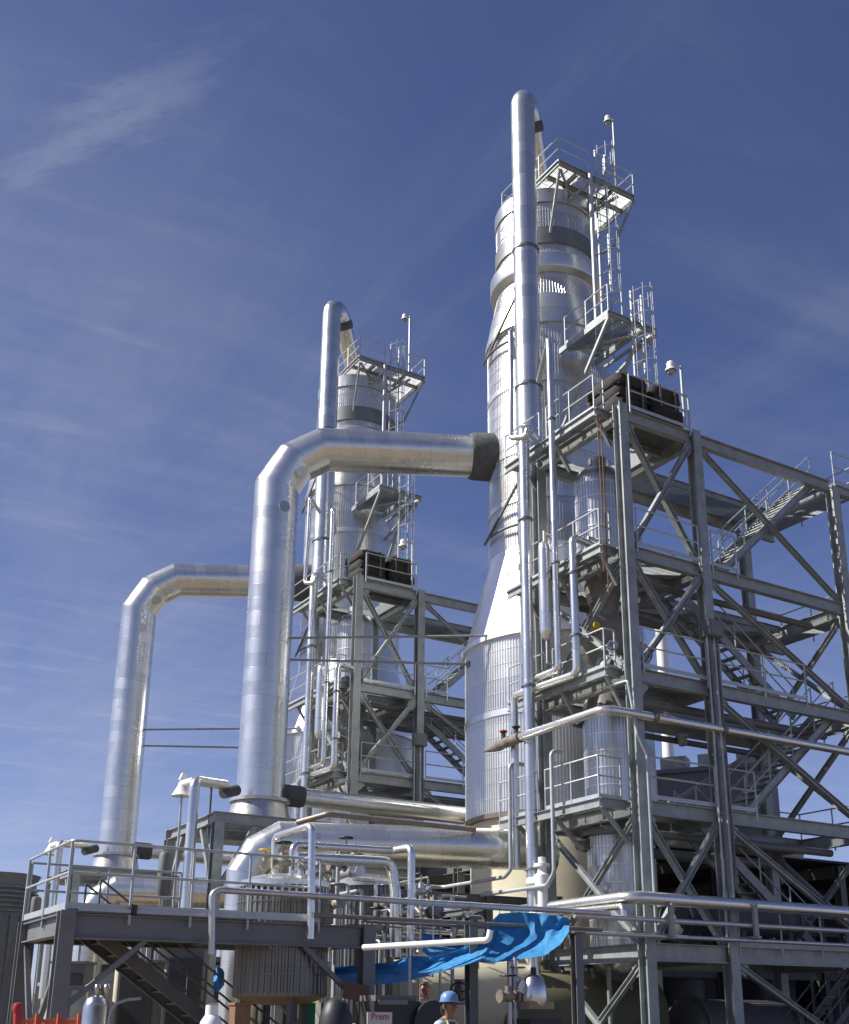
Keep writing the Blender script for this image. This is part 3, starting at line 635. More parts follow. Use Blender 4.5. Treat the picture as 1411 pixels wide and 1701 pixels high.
bundle('four-layer stack of dark bundles at the corner of the near frame top', 'four-layer stack of dark bundles at the corner of the far frame top', 19.15, 20.36, 21.5, 23.1, 4, 17.78)
bundle('second dark stack behind the floodlight pole on the near frame top', 'second dark stack behind the floodlight pole on the far frame top', 20.42, 21.6, 21.48, 22.9, 4, 17.78)

# --- risers on the sunny face of the frame
RG = 'jacketed riser pipes on the sunny face'
unit(pipe('thickest bright riser pipe running down the left edge of the near frame', [(17.95, 24.45, 2.4), (17.95, 24.45, 18.3), (18.9, 25.2, 18.6)], .16, group=RG, collars=3), 'thickest bright riser pipe at the left edge of the far frame', 14.1)
unit(pipe('slim riser pipe with hooked top and small loop at its foot beside the right tower', [(19.2, 25.3, 20.7), (18.1, 23.3, 20.75), (18.1, 23.3, 10.95), (18.1, 23.3, 10.55), (18.1, 24.6, 10.55), (18.1, 24.6, 11.15), (18.1, 24.95, 11.15), (18.1, 24.95, 10.2)], .095, group=RG, bend=.16, collars=2), 'slim riser pipe with hooked top beside the far tower', 14.1)
unit(pipe('riser pipe from the second floor bending along the third floor edge of the near frame', [(19.5, 22.9, 14.15), (18.2, 22.65, 14.2), (18.2, 22.65, 10.28), (18.05, 25.3, 10.28), (18.05, 25.3, 7.0), (18.05, 25.3, 5.5)], .11, group=RG, bend=.2, collars=2), 'riser pipe bending along the third floor edge of the far frame', 14.1)
unit(pipe('thin looped vent line hooked beside the overhead pipe of the right tower', [(18.9, 26.2, 21.9), (17.75, 24.75, 21.7), (17.75, 24.75, 20.0), (17.72, 24.75, 18.9), (17.7, 24.75, 18.0), (17.85, 24.2, 17.85), (17.9, 24.2, 18.1)], .08, group=RG, bend=.14), 'thin looped vent line hooked beside the overhead pipe of the far tower', 14.1)
t = unit(thing('surge_bottle', 'round-ended upright metal bottle hanging between riser pipes of the near frame', 'vessel', (18.15, 23.85, 11.6), 'upright bottles between risers'), 'round-ended upright metal bottle between riser pipes of the far frame', 14.1)
BC = V((18.15, 23.85, 0)); MB().lathe([(.001, 11.55), (.1, 11.58), (.17, 11.7), (.19, 11.85), (.19, 14.2), (.17, 14.35), (.1, 14.45), (.001, 14.48)], BC, 24).build('shell', 'small_jacket', t, 40)
MB().tube([BC+UP*11.6, BC+UP*10.9, BC+V((.5, 0, 10.8))], .03, 8).build('drain', 'pipe_steel', t, 40)
MB().tube([BC+UP*14.4, BC+UP*14.75, BC+V((.5, .3, 14.8))], .04, 8).build('inlet', 'pipe_steel', t, 40)
unit(pipe('thin drain line zigzagging down the corner post of the near frame', [(18.55, 21.9, 9.8), (18.62, 21.15, 9.8), (18.72, 21.0, 8.4), (19.0, 21.0, 7.9), (19.0, 21.0, 3.6)], .035, 'rail_paint', 'pipe', bend=.08), 'thin drain line on the corner post of the far frame')
# pipe with torn insulated end around the fourth floor
t = thing('wrap_around_pipe', 'jacketed pipe turning round the railed fourth floor, its left end still unwrapped', 'pipe', (17.75, 21.1, 8.95))
pipe_mb([(17.75, 24.6, 8.92), (17.75, 21.05, 8.92), (31.5, 21.02, 8.92)], .115, .3, n=16).build('jacketed_run', 'small_jacket', t, 32)
rag = random.Random(3); n_ = 16; MB().tube([(17.75+rag.uniform(-.012, .012), 24.6+1.75*k/n_, 8.92-.004*k) for k in range(n_+1)], [max(.03, (.145 if k < 11 else .145-.02*(k-10))+rag.uniform(-.016, .016)) for k in range(n_+1)], 14).build('bare_end', 'torn_wrap', t, 30)
for y in (25.4, 24.8): MB().tube([(17.75, y, 9.02), (17.75, y, 9.24)], .06, 8).build('stub', 'black', t, 40); MB().tube([(17.75+.09*math.cos(k*.7), y+.09*math.sin(k*.7), 9.24) for k in range(9)], .03, 6, closed=True).build('handwheel', 'red' if y > 25 else 'black', t, 40)
for u in (19.35, 21.75): MB().tube([(u-.05, 21.02, 8.92), (u+.05, 21.02, 8.92)], .15, 14).build('clamp', 'rust_pipe', t, 32)
# two thin looping pipes beneath the fourth floor
a_ = Pu(735, 1474, 17.85); b_ = Pu(849, 1445, 17.85)
pipe('thin pipe looping down from the fourth floor corner and running left, outer one', [V((18.35, b_.y, 8.35)), V((17.85, b_.y, 8.35)), b_, Pu(838, 1457, 17.85), a_, a_+V((-3.6, 0, 0))], .055, 'rail_paint', bend=.2)
a_ = Pu(728, 1497, 17.75); b_ = Pu(921, 1450, 17.75)
pipe('thin pipe looping from the fourth floor railing and running left, inner one', [V((18.1, b_.y, 8.3)), V((17.75, b_.y, 8.3)), b_, Pu(909, 1471, 17.75), a_, a_+V((-1.2, 0, 0))], .055, 'rail_paint', bend=.25)

# --- vapour duct
DB = V((13.85, 33.0, 0)); hx = (AX-DB); hx.z = 0; dl = hx.length; hx.normalize()
def mitre(corner, d1, d2, s_=1.12):
    a = corner-d1*(1.366*s_); return [a, a+(d1*.866+d2*.5)*s_, a+(d1*.866+d2*.5)*s_+(d1*.5+d2*.866)*s_]
t = unit(thing('vapor_duct', 'wide shiny duct rising on the left and elbowing over to the right tower', 'duct', DB+UP*7.6, 'wide elbowed vapor ducts'), 'farther wide shiny duct at far left elbowing toward the far tower', 14.7)
cor = DB+UP*20.25; hx2 = (AX-DB); hx2 = V((hx2.x, hx2.y, .42)).normalized()
path = [DB+UP*8.05]+mitre(cor, UP, hx2)
end = cor+hx2*(dl-2.95)
MB().tube(path+[end], .74, 40).build('duct_body', 'jacket', t, 12)
MB().tube([end-hx2*.02, end+hx2*.1, end+hx2*.75, end+hx2*1.0], [.80, .84, .86, .80], 32).build('nozzle_wrap', 'insulation', t, 30)
MB().lathe([(.74, 8.0), (.93, 8.0), (.93, 8.1), (.74, 8.12)], DB, 40).build('flange', 'pipe_steel', t, 30)
MB().lathe([(.98, 7.35), (.84, 7.98)], DB, 40).build('base_cone', 'pipe_steel', t, 30)
nn_ = (-FW*math.cos(.55)+RT*math.sin(.55)); nn_.normalize()
for zc, off in ((17.75, 0), (19.25, .45)):
    c = DB+UP*zc+hx*off*1.15; nrm = (nn_+UP*(-.25 if off else 0)).normalized()
    MB().tube([c+nrm*.6, c+nrm*.79], .19, 20).build('inspection_port', 'jacket', t, 30)
k_ = DB+UP*18.0
# side branch on the duct foot to the right, with its dark blanket
nzp = DB+UP*8.35; e1 = V((21.1, 31.5, 8.0))
t2 = unit(thing('branch_pipe', 'jacketed branch pipe from the foot of the near duct to the right tower drum', 'pipe', nzp, 'branch pipes at duct feet'), 'jacketed branch pipe from the foot of the far duct', 14.7)
bd = (e1-nzp).normalized()
MB().tube([nzp+bd*1.35, e1], .29, 24).build('jacketed_run', 'small_jacket', t2, 30)
MB().tube([nzp+bd*.6, nzp+bd*.75, nzp+bd*1.3, nzp+bd*1.4], [.30, .34, .34, .30], 24).build('flange_blanket', 'insulation', t2, 30)
# tie rods to the tower
for (zz, lab, far_) in ((13.35, 'upper thin stay rod between the near duct and the right tower', 'upper thin stay rod between the far duct and the far tower'), (12.75, 'lower thin stay rod between the near duct and the right tower', 'lower thin stay rod between the far duct and the far tower')):
    a = DB+UP*zz+(V((0, -.1, 0)) if zz > 13 else V((.35, .1, 0))); b = AX+UP*zz+(V((-2.95, -.6, 0)) if zz > 13 else V((-3.0, .85, 0)))
    t3 = unit(thing('stay_rod', lab, 'rod', a, 'stay rods'), far_, 14.7); MB().tube([a, b], .04, 8).build('rod', 'galvanized', t3, 40)
    MB().box(b, (.14, .14, .2)).build('lug', 'galvanized', t3)
# support table
t = unit(thing('pipe_support_table', 'galvanized steel table carrying the foot of the near duct', 'support frame', (11.7, 30.9, 0), 'steel tables under the ducts'), 'galvanized steel table carrying the foot of the far duct', 14.7)
x0, x1, y0, y1, zt = 11.75, 15.6, 30.9, 34.9, 7.25
for x in (x0, x1):
    for y in (y0, y1): MB().ibeam((x, y, 0), (x, y, zt-.3), .3, .28, .03, up=(0, 1, 0)).build('column', 'galvanized', t)
for a, b in (((x0-.15, y0), (x1+.15, y0)), ((x0-.15, y1), (x1+.15, y1)), ((x0, y0+.1), (x0, y1-.1)), ((x1, y0+.1), (x1, y1-.1)), ((x0+.1, 32.1), (x1-.1, 32.1)), ((x0+.1, 33.9), (x1-.1, 33.9))): MB().ibeam((*a, zt-.15), (*b, zt-.15), .3, .2).build('beam', 'galvanized', t)
for a, b in (((x0, y0, 4.9), (x0+1.1, y0, 6.9)), ((x0, y0, 4.9), (x0, y0+1.2, 6.9)), ((x0, y1, 4.9), (x0, y1-1.2, 6.9)), ((x0, y0+.1, 3.0), (x0, y1-.1, 3.0)), ((x0+.1, y0, 3.0), (x1-.1, y0, 3.0))): MB().bar(a, b, .14, .14).build('brace', 'galvanized', t)
# vent stack with a bell hood
vb = Pd(324, 1300, 32.2); vb.z = 0; vtop = Pd(324, 1296, 32.2).z
t = unit(thing('relief_vent', 'upright vent pipe with a bell hood left of the near duct foot', 'vent pipe', vb, 'vent pipes with bell hoods'), 'upright vent pipe with a bell hood left of the far duct foot', 14.7)
bl = Pd(303, 1312, 32.6); br = Pd(374, 1304, 33.6)
MB().tube(fillet([vb+UP*2.4, vb+UP*vtop, br], .25, 5), .15, 18).build('pipe_run', 'small_jacket', t, 32)
MB().lathe([(.001, .26), (.1, .24), (.14, .12), (.27, -.12), (.30, -.16), (.28, -.16)][::-1], bl-UP*.02, 24).build('bell_hood', 'white', t, 40)
MB().tube([vb+UP*(vtop-.02)+V((0, .05, 0)), bl+UP*.16], .12, 14).build('hood_arm', 'white', t, 40)
MB().box(bl+V((0, 0, .36)), (.16, .16, .2), Matrix.Rotation(.4, 3, 'Y')).build('actuator', 'white', t)
MB().tube([bl-UP*.12, V((bl.x, bl.y, 2.6))], .035, 8).build('drain_rod', 'rail_paint', t, 40)
MB().tube([br-(br-vb).normalized()*.25, br+V((.5, .32, -.05))], .17, 16).build('flange_blanket', 'insulation', t, 40)
mid_ = (vb+UP*vtop).lerp(br, .55); MB().tube([mid_-UP*.1, mid_-UP*1.5], .035, 8).build('hanger', 'dull_steel', t, 40)
MB().lathe([(.001, 4.85), (.14, 4.9), (.19, 5.02), (.19, 6.0), (.15, 6.1), (.001, 6.14)], vb+V((-.5, .5, 0)), 18).build('filter_pot', 'dull_steel', t, 40); MB().tube([vb+UP*5.4, vb+V((-.35, .35, 5.4))], .06, 10).build('filter_line', 'dull_steel', t, 40)

# return duct low down
LB = V((12.0, 29.15, 0)); le = V((19.7, 25.75, 6.15)); lh = (le-LB); lh.z = 0; lh.normalize()
t = unit(thing('return_duct', 'fat jacketed return duct elbowing low in front of the near duct foot', 'duct', LB, 'low return ducts'), 'fat jacketed return duct behind the left platform railing', 14.7)
MB().tube([LB+UP*1.2]+mitre(LB+UP*6.22, UP, lh, .66)+[le], .56, 36).build('duct_body', 'jacket', t, 12)
MB().lathe([(.56, 1.0), (.78, 1.0), (.78, 1.22), (.56, 1.22)], LB, 32).build('flange', 'pipe_steel', t, 30)

# ================================================================== foreground platform
PX0, PX1, PY0, PY1, PZ = 5.2, 11.0, 20.5, 23.45, 3.47
vs_ = Pd(472, 1500, 23.3); VX = V((vs_.x, vs_.y, 0))
t = thing('work_platform', 'grey steel platform with railings in the left foreground', 'platform', (PX0, PY0, 0))
for x, y in ((PX0, PY0), (PX0, PY1-.1), (PX1, PY0), (PX1, PY1-.1)): MB().ibeam((x, y, 0), (x, y, PZ-.02), .27, .26, .028, up=(0, 1, 0)).build('column', 'grey_steel', t)
for a, b, h in (((PX0+.15, PY0), (PX1-.15, PY0), .42), ((PX0, PY0+.15), (PX0, PY1-.2), .36), ((PX0+.15, PY1-.1), (PX1-.15, PY1-.1), .36), ((PX1, PY0+.15), (PX1, PY1-.2), .36), ((VX.x-1.15, PY0+.1), (VX.x-1.15, PY1-.2), .3), ((6.8, PY0+.1), (6.8, PY1-.2), .24)):
    MB().ibeam((*a, PZ-.06-h/2), (*b, PZ-.06-h/2), h, .2).build('beam', 'grey_steel', t)
MB().box(((PX0+VX.x-1.05)/2, (PY0-.12+PY1)/2, PZ-.02), (VX.x-1.05-PX0, PY1-PY0+.12, .06)).build('deck', 'grey_steel', t)
MB().box(((VX.x+1.1+PX1)/2, (PY0+.12+PY1)/2, PZ-.03), (PX1-VX.x-1.1, PY1-PY0-.3, .05)).build('deck', 'grey_steel', t)
MB().box((VX.x, PY1-.25, PZ-.035), (2.1, .4, .05)).build('deck', 'grey_steel', t)
for a, b in (((PX0+.14, PY0, 1.9), (6.6, PY0, 3.0)), ((PX0, PY0+.9, .2), (PX0, PY1-.25, 3.05)), ((PX0, PY0+.2, 2.6), (PX0, PY1-.6, .4)), ((PX1-.14, PY0, 2.0), (PX1-1.35, PY0, 3.0)), ((PX1-.1, PY1-.1, 1.6), (PX1-1.4, PY1-.1, 3.0))): MB().bar(a, b, .09, .09).build('brace', 'grey_steel', t)
railing(t, [(PX0-.05, PY1, PZ), (PX0-.05, PY0-.1, PZ), (VX.x-1.2, PY0-.1, PZ), (9.9, PY0-.1, PZ)], h=1.16, step=1.3, mat='rail_paint', r=.026)
railing(t, [(PX0, PY1, PZ), (8.2, PY1, PZ)], h=1.1, step=1.5, mat='rail_paint')
MB().bar((PX0+.15, PY0-.16, PZ+.005), (9.9, PY0-.16, PZ+.005), .02, .06).build('edge_trim', 'rail_paint', t)
MB().tube([(6.3, PY0-.13, PZ-.05), (6.3, PY0-.13, PZ+.12)], .07, 8).build('cable_clip', 'black', t, 40)
stairs('wide grey staircase descending behind the left foreground platform', (6.2, 22.2, 3.25), (10.6, 22.2, .2), (0, 1.0, 0), mat='dull_steel', rails=(0, 1))
tag(MB().box(Pv(592, 1648, 20.3), (.52, .05, .30), Matrix.Rotation(.14, 3, 'Y')).build('wooden_board', 'wood', None, None, Pv(592, 1648, 20.3)), 'brown wooden board tied across the right foreground column', 'board')

# ribbed vessel through the platform
VK = None
t = thing('ribbed_tank', 'dark ribbed upright tank hanging through the foreground platform', 'tank', VX+UP*1.0)
MB().lathe([(.88, 2.12), (.88, 4.02)], VX, ribs=(46, .026)).build('shell', 'shade_jacket', t, 20)
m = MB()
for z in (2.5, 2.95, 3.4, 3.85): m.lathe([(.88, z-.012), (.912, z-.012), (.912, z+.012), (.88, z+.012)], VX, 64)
m.build('strap', 'shade_jacket', t, 30)
MB().lathe([(.3, 1.95), (.6, 1.98), (.9, 2.1), (.9, 2.16)], VX, 48).build('bottom_cone', 'cream_brown', t, 40)
MB().lathe([(.80, 4.0), (.80, 4.16)], VX, 48).build('neck', 'dark_band', t, 40)
m = MB()
for k in range(40): a = 2*PI*k/40; m.box(VX+V((.85*math.cos(a), .85*math.sin(a), 4.09)), (.05, .05, .16), Matrix.Rotation(a, 3, 'Z'))
m.build('bolt_ring', 'pipe_steel', t)
MB().lathe([(.86, 4.16), (.91, 4.16), (.91, 4.26), (.86, 4.29), (.5, 4.40), (.001, 4.44)], VX, 64).build('lid', 'small_jacket', t, 40)
for k in range(3): a = k*2.1+.4; MB().tube([VX+V((.7*math.cos(a), .7*math.sin(a), 0)), VX+V((.7*math.cos(a), .7*math.sin(a), 2.1))], .07, 10).build('leg', 'dull_steel', t, 40)
vb2 = Pd(608, 1500, 27); V2 = V((vb2.x, vb2.y, 0))
t = thing('ribbed_tank', 'smaller ribbed tank behind the foreground tank with pipes over its lid', 'tank', V2)
MB().lathe([(.62, 1.6), (.62, 4.55)], V2, ribs=(34, .026)).build('shell', 'shade_jacket', t, 20)
MB().lathe([(.64, 4.55), (.72, 4.56), (.72, 4.66), (.5, 4.78), (.001, 4.84)], V2, 40).build('lid', 'pipe_steel', t, 40)
for k in range(3): a = k*2.1+.4; MB().tube([V2+V((.5*math.cos(a), .5*math.sin(a), 0)), V2+V((.5*math.cos(a), .5*math.sin(a), 1.62))], .06, 10).build('leg', 'dull_steel', t, 40)

# pipework over the tank
pipe('bright pipe rising from the foreground tank lid and stepping down in front', [VX+V((-.15, .1, 4.4)), Pd(457, 1450, 23.2), Pd(457, 1390, 23.2), Pd(519, 1371, 22.3), Pd(517, 1500, 22.3), Pd(516, 1560, 22.3)], .075, group='pipes over the foreground tank', bend=.13)
pipe('long jacketed pipe crossing in front of the return duct with an end drop', [Pd(487, 1470, 23.8), Pd(487, 1403, 23.8), Pd(655, 1413, 25.3), Pd(684, 1407, 24.8), Pd(683, 1520, 24.8), Pd(682, 1600, 24.8)], .085, group='pipes over the foreground tank', bend=.15)
pipe('jacketed pipe below the crossing pipe turning down beside the small ribbed tank', [Pd(492, 1424, 23.6), Pd(650, 1432, 25.0), Pd(657, 1480, 25.0), Pd(658, 1590, 25.0)], .12, group='pipes over the foreground tank', bend=.25)
pipe('brown steel pipe running above the return duct behind the near duct foot', [Pd(495, 1366, 30), Pd(545, 1352, 29.6), Pd(790, 1378, 31.5)], .075, 'rust_pipe', bend=.15)
# long pipe along the platform front
a_ = Pv(356, 1478, 20.15); b_ = Pv(1012, 1519, 20.15)
pipe('long grey pipe crossing in front of the foreground tank at railing height', [Pv(352, 1585, 20.15), Pv(353, 1480, 20.15)+V((0, 0, -.05)), a_+V((.1, 0, 0)), V((b_.x, 20.15, a_.z))], .062, 'pipe_steel', bend=.12)
a_ = Pv(520, 1520, 20.2); b_ = Pv(1000, 1546, 20.2)
pipe('second long grey pipe running below the railing-height pipe', [a_, V((b_.x, 20.2, a_.z))], .042, 'rust_pipe')
a_ = Pv(610, 1531, 20.8); pipe('thin dark pipe parallel to the second long pipe', [a_, a_+V((6.2, 0, 0))], .03, 'rust_pipe')
pipe('bright white pipe slanting across the top of the blue tarp', [Pd(604, 1574, 20.5), Pd(790, 1563, 19.4), Pd(812, 1562, 19.3), Pd(815, 1545, 19.3)], .052, 'white', bend=.08)
# rack pipes wrapped round the frame corner
ZR = Pv(1050, 1490, 20.72).z; XR = Pv(1050, 1490, 20.72).x
pipe('thick shining pipe turning round the lowest corner of the near frame', [(XR, 25.4, ZR), (XR, 20.72, ZR), (36, 20.72, ZR-.02)], .155, bend=.35, n=18, group='pipes round the frame foot')
pipe('slim shining pipe tucked under the thick corner pipe', [(XR-.25, 25.7, ZR-.14), (XR-.25, 20.75, ZR-.22), (XR-.25, 20.75, ZR-.55)], .075, bend=.12, group='pipes round the frame foot')
for lab, yy, rr_, x_ in (('middle slim pipe of the right rack under the thick pipe', 1527, .062, 1040), ('lowest slim pipe of the right rack above the grey beam', 1552, .05, 1000)):
    a_ = Pv(x_, yy-1.5, 20.65); pipe(lab, [V((a_.x-1.5, 20.65+.0, a_.z)), V((36, 20.65, a_.z))], rr_, 'pipe_steel', group='pipes round the frame foot')
for lab, x_ in (('left bracket post holding the slim rack pipes', 1119), ('right bracket post holding the slim rack pipes', 1259)):
    a_ = Pv(x_, 1555, 20.52); b_ = Pv(x_, 1504, 20.52); t = thing('rack_bracket', lab, 'bracket', a_, 'pipe rack brackets')
    MB().channel(V((a_.x, 20.52, a_.z)), V((a_.x, 20.52, b_.z)), .14, .07, .012, up=(1, 0, 0)).build('post', 'galvanized', t)
    MB().box((a_.x, 20.75, a_.z-.03), (.12, .6, .06)).build('foot_arm', 'galvanized', t); MB().box((a_.x-.02, 20.7, b_.z+.02), (.1, .5, .05)).build('top_arm', 'galvanized', t)
for lab, x_, y_, mt in (('light grey rack post in front of the blue tarp', 783, 1522, 'grey_steel'), ('blue-grey rack post right of the blue tarp', 957, 1548, 'grey_steel')):
    a_ = Pv(x_, y_, 20.35); t = thing('rack_post', lab, 'post', (a_.x, 20.35, 0), 'rack posts'); MB().ibeam((a_.x, 20.35, 0), (a_.x, 20.35, a_.z), .2, .2, .02, up=(0, 1, 0)).build('column', mt, t)
    MB().box((a_.x, 20.35, a_.z-.02), (.3, .3, .03)).build('cap_plate', mt, t); MB().ibeam((a_.x-.2, 20.35, a_.z+.08), (a_.x-.2+.001, 22.6, a_.z+.08), .14, .1).build('outrigger', mt, t)

# ------------------------------------------------------------------ valves
def valve(label, p, axis, s_=1., mat='valve', wheel='red', group=None, up=UP):
    p = V(p); ax = V(axis).normalized(); t = thing('gate_valve', label, 'valve', p, group)
    MB().tube([p-ax*.16*s_, p-ax*.05*s_, p+ax*.05*s_, p+ax*.16*s_], [.06*s_, .11*s_, .11*s_, .06*s_], 12).build('body', mat, t, 50)
    for q in (-.2, .2): MB().tube([p+ax*(q-.02)*s_, p+ax*(q+.02)*s_], .13*s_, 14).build('flange', mat, t, 40)
    MB().tube([p, p+up*.2*s_, p+up*.2*s_, p+up*.42*s_], [.08*s_, .07*s_, .025*s_, .02*s_], 10).build('bonnet', mat, t, 50)
    c = p+up*.4*s_; a = V(up).cross(ax).normalized(); m = MB()
    m.tube([c+(ax*math.cos(q*PI/8)+a*math.sin(q*PI/8))*.16*s_ for q in range(16)], .018*s_, 6, closed=True)
    for q in (0, PI/2): d = ax*math.cos(q)+a*math.sin(q); m.tube([c-d*.16*s_, c+d*.16*s_], .012*s_, 6)
    m.build('handwheel', wheel, t, 40); return t
valve('dark-wheeled valve on the lid of the foreground tank', VX+V((-.2, -.3, 4.62)), (1, -.3, 0), 1.0, 'valve', 'black')
valve('second valve on the lid of the foreground tank with a yellow wheel', VX+V((-.30, .35, 4.62)), (.3, 1, 0), .8, 'valve', 'yellow')
valve('pale bodied valve beside the step-down pipe on the tank lid', VX+V((.35, -.35, 4.6)), (1, .2, 0), .9, 'pipe_steel', 'black')
rp = Pu(902, 1490, 17.9); t = thing('relief_valve', 'white upright relief valve below the fourth floor of the near frame', 'valve', rp)
MB().lathe([(.13, -.25), (.13, .2), (.19, .26), (.19, .55), (.12, .62), (.12, .75), (.2, .76), (.2, .84), (.1, .86), (.1, 1.0), (.001, 1.02)], rp, 20).build('body', 'white', t, 40)
MB().tube([rp+UP*.42, rp+UP*.42+V((-.05, .5, 0))], .12, 16).build('outlet', 'white', t, 40); MB().tube([rp-UP*.25, V((rp.x, rp.y, 3.4))], .1, 14).build('inlet', 'pipe_steel', t, 40)
valve('brass coloured valve on the third floor of the near frame', Pu(985, 1042, 19.3), (0, 1, 0), .9, 'yellow', 'dark_band')
valve('valve with dark wheel on the pipe beneath the blue tarp', Pd(705, 1645, 26.5), (0, 0, 1), .8, 'rust_pipe', 'red', up=-FW)
for k, (x_, y_, d_) in enumerate(((575, 1420, 26), (592, 1448, 26), (560, 1438, 25.5), (640, 1500, 26), (700, 1480, 27), (722, 1515, 25), (626, 1540, 24.5), (860, 1640, 24), (845, 1655, 23), (560, 1500, 24.5))):
    valve('small pipe valve in the tangle of pipes above the blue tarp' if k < 7 and k != 9 else 'small pipe valve in the shade right of the blue tarp' if k in (7, 8) else 'small pipe valve right beside the foreground tank', Pd(x_, y_, d_), ((1, 0, 0), (0, 1, 0))[k % 2], .95, ('valve', 'pipe_steel', 'rust_pipe')[k % 3], ('black', 'dark_band')[k % 2], group='small valves in the pipe tangle' if k < 7 else 'small valves in the shade' if k in (7, 8) else None)
# ------------------------------------------------------------------ tangle of small pipes
for k, (x_, y0_, y1_, d_, r_) in enumerate(((562, 1440, 1600, 24.8, .045), (625, 1475, 1640, 26.5, .04), (640, 1505, 1610, 25.5, .035), (667, 1500, 1600, 26.8, .035), (700, 1475, 1600, 27.5, .05), (720, 1485, 1560, 26, .03), (752, 1490, 1600, 27, .045), (540, 1470, 1600, 25.4, .05), (578, 1470, 1690, 26.2, .03), (681, 1590, 1700, 23.2, .03))):
    a_ = Pd(x_, y1_, d_); b_ = Pd(x_, y0_, d_)
    pipe('thin upright pipe in the tangle above the blue tarp', [V((b_.x, b_.y, max(0, a_.z-.8))), b_], r_, ('rail_paint', 'pipe_steel', 'small_jacket')[k % 3], group='upright pipes of the tangle')
for k, (x0_, x1_, y_, d_, r_) in enumerate(((620, 790, 1512, 26.5, .045), (615, 770, 1528, 25.3, .05), (620, 800, 1542, 27.2, .06), (612, 770, 1556, 25.8, .04), (690, 790, 1500, 28, .08), (620, 760, 1585, 26.8, .05), (560, 640, 1452, 27.0, .05))):
    a_ = Pd(x0_, y_, d_); b_ = Pd(x1_, y_, d_); L_ = (b_-a_).length
    pipe('level pipe in the tangle above the blue tarp', [a_, a_+V((L_*.72, 0, 0)), a_+V((L_*.72, .5, .35))] if k % 2 else [a_-V((0, 1.2, 0)), a_, a_+V((L_, 0, 0))], r_, ('rail_paint', 'rust_pipe', 'small_jacket')[k % 3], group='level pipes of the tangle', bend=.1)

t = thing('low_pipe_rack', 'low dull steel pipe rack standing behind the tangle of small pipes', 'pipe rack', Pd(660, 1701, 29)-UP*1.6)
ra = Pd(548, 1500, 29.5); ra.z = 0; rb = ra+V((7.2, 0, 0))
for k in range(4):
    p = ra.lerp(rb, k/3)
    for q in (0, 1.6): MB().ibeam(p+V((0, q, 0)), p+V((0, q, 5.0)), .2, .2, .02, up=(0, 1, 0)).build('column', 'dull_steel', t)
    for z in (3.1, 4.4): MB().ibeam(p+V((0, 0, z)), p+V((0, 1.6, z)), .2, .14).build('cross_beam', 'dull_steel', t)
for z in (2.7, 3.6, 4.8):
    for q in (0, 1.6): MB().ibeam(ra+V((0, q, z)), rb+V((0, q, z)), .22, .14).build('beam', 'dull_steel', t)
rnd = random.Random(11)
for k in range(16):
    x_ = rnd.uniform(556, 775); y0_ = rnd.uniform(1440, 1540); d_ = rnd.uniform(24.6, 28.5); b_ = Pd(x_, y0_, d_); h_ = rnd.uniform(.5, 1.6); s_ = rnd.choice((-1, 1))
    pipe('thin upright pipe in the tangle above the blue tarp', [V((b_.x, b_.y, max(.2, b_.z-2.6))), b_, b_+V((s_*h_, 0, 0))] if k % 3 else [V((b_.x, b_.y, max(.2, b_.z-2.6))), b_, b_+V((0, s_*h_, 0)), b_+V((0, s_*h_, -.8))], rnd.choice((.018, .024, .03, .04)), ('rail_paint', 'pipe_steel', 'rust_pipe', 'small_jacket')[k % 4], group='upright pipes of the tangle', bend=.09)
for k in range(9):
    y_ = rnd.uniform(1490, 1565); d_ = rnd.uniform(24.8, 28); a_ = Pd(rnd.uniform(600, 650), y_, d_); l_ = rnd.uniform(1.5, 3.2)
    pipe('level pipe in the tangle above the blue tarp', [a_-V((0, .5, .5)), a_-V((0, .5, 0)), a_, a_+V((l_, 0, 0)), a_+V((l_, 0, -.5))], rnd.choice((.02, .03, .04)), ('rail_paint', 'pipe_steel', 'rust_pipe')[k % 3], group='level pipes of the tangle', bend=.1)

# ------------------------------------------------------------------ blue tarp
def sheet(cols, d0, rows=14, sub=9, amp=.10, seed=1):
    rnd = random.Random(seed); fine = []
    for i in range(len(cols)-1):
        for k in range(sub):
            f = k/sub; fine.append([cols[i][j]*(1-f)+cols[i+1][j]*f for j in range(4)])
    fine.append(list(cols[-1])); vs = []
    ph = [rnd.uniform(0, 6) for _ in range(6)]
    for i, (x, ya, yb, dd) in enumerate(fine):
        for j in range(rows+1):
            f = j/rows; s_ = i/len(fine)
            off = amp*(math.sin(s_*17+f*2.2+ph[0])+.7*math.sin(s_*39-f*4+ph[1])+.6*math.sin(f*9+s_*13+ph[2])+.55*abs(math.sin(s_*31+f*6+ph[3]))+.4*math.sin(s_*83+f*11+ph[4])+.3*math.sin(f*21-s_*47+ph[5]))*(.45+.55*math.sin(PI*min(1, f+.15)))
            sag = -.9*f*0+.55*math.sin(PI*f)
            p = Pd(x, ya+(yb-ya)*f, d0+dd+off-.9*f+sag*.6); p.z += rnd.uniform(-.012, .012); vs.append(p)
    n = rows+1; fs = [(i*n+j, (i+1)*n+j, (i+1)*n+j+1, i*n+j+1) for i in range(len(fine)-1) for j in range(rows)]
    return MB().add(vs, fs)
t = thing('tarp', 'bright blue tarp slung from the pipes at lower centre', 'tarp', Pd(740, 1600, 24))
def thick(o):
    md = o.modifiers.new('thickness', 'SOLIDIFY'); md.thickness = .012; md.offset = 0
    ms = o.modifiers.new('smooth', 'SUBSURF'); ms.levels = 1; ms.render_levels = 1
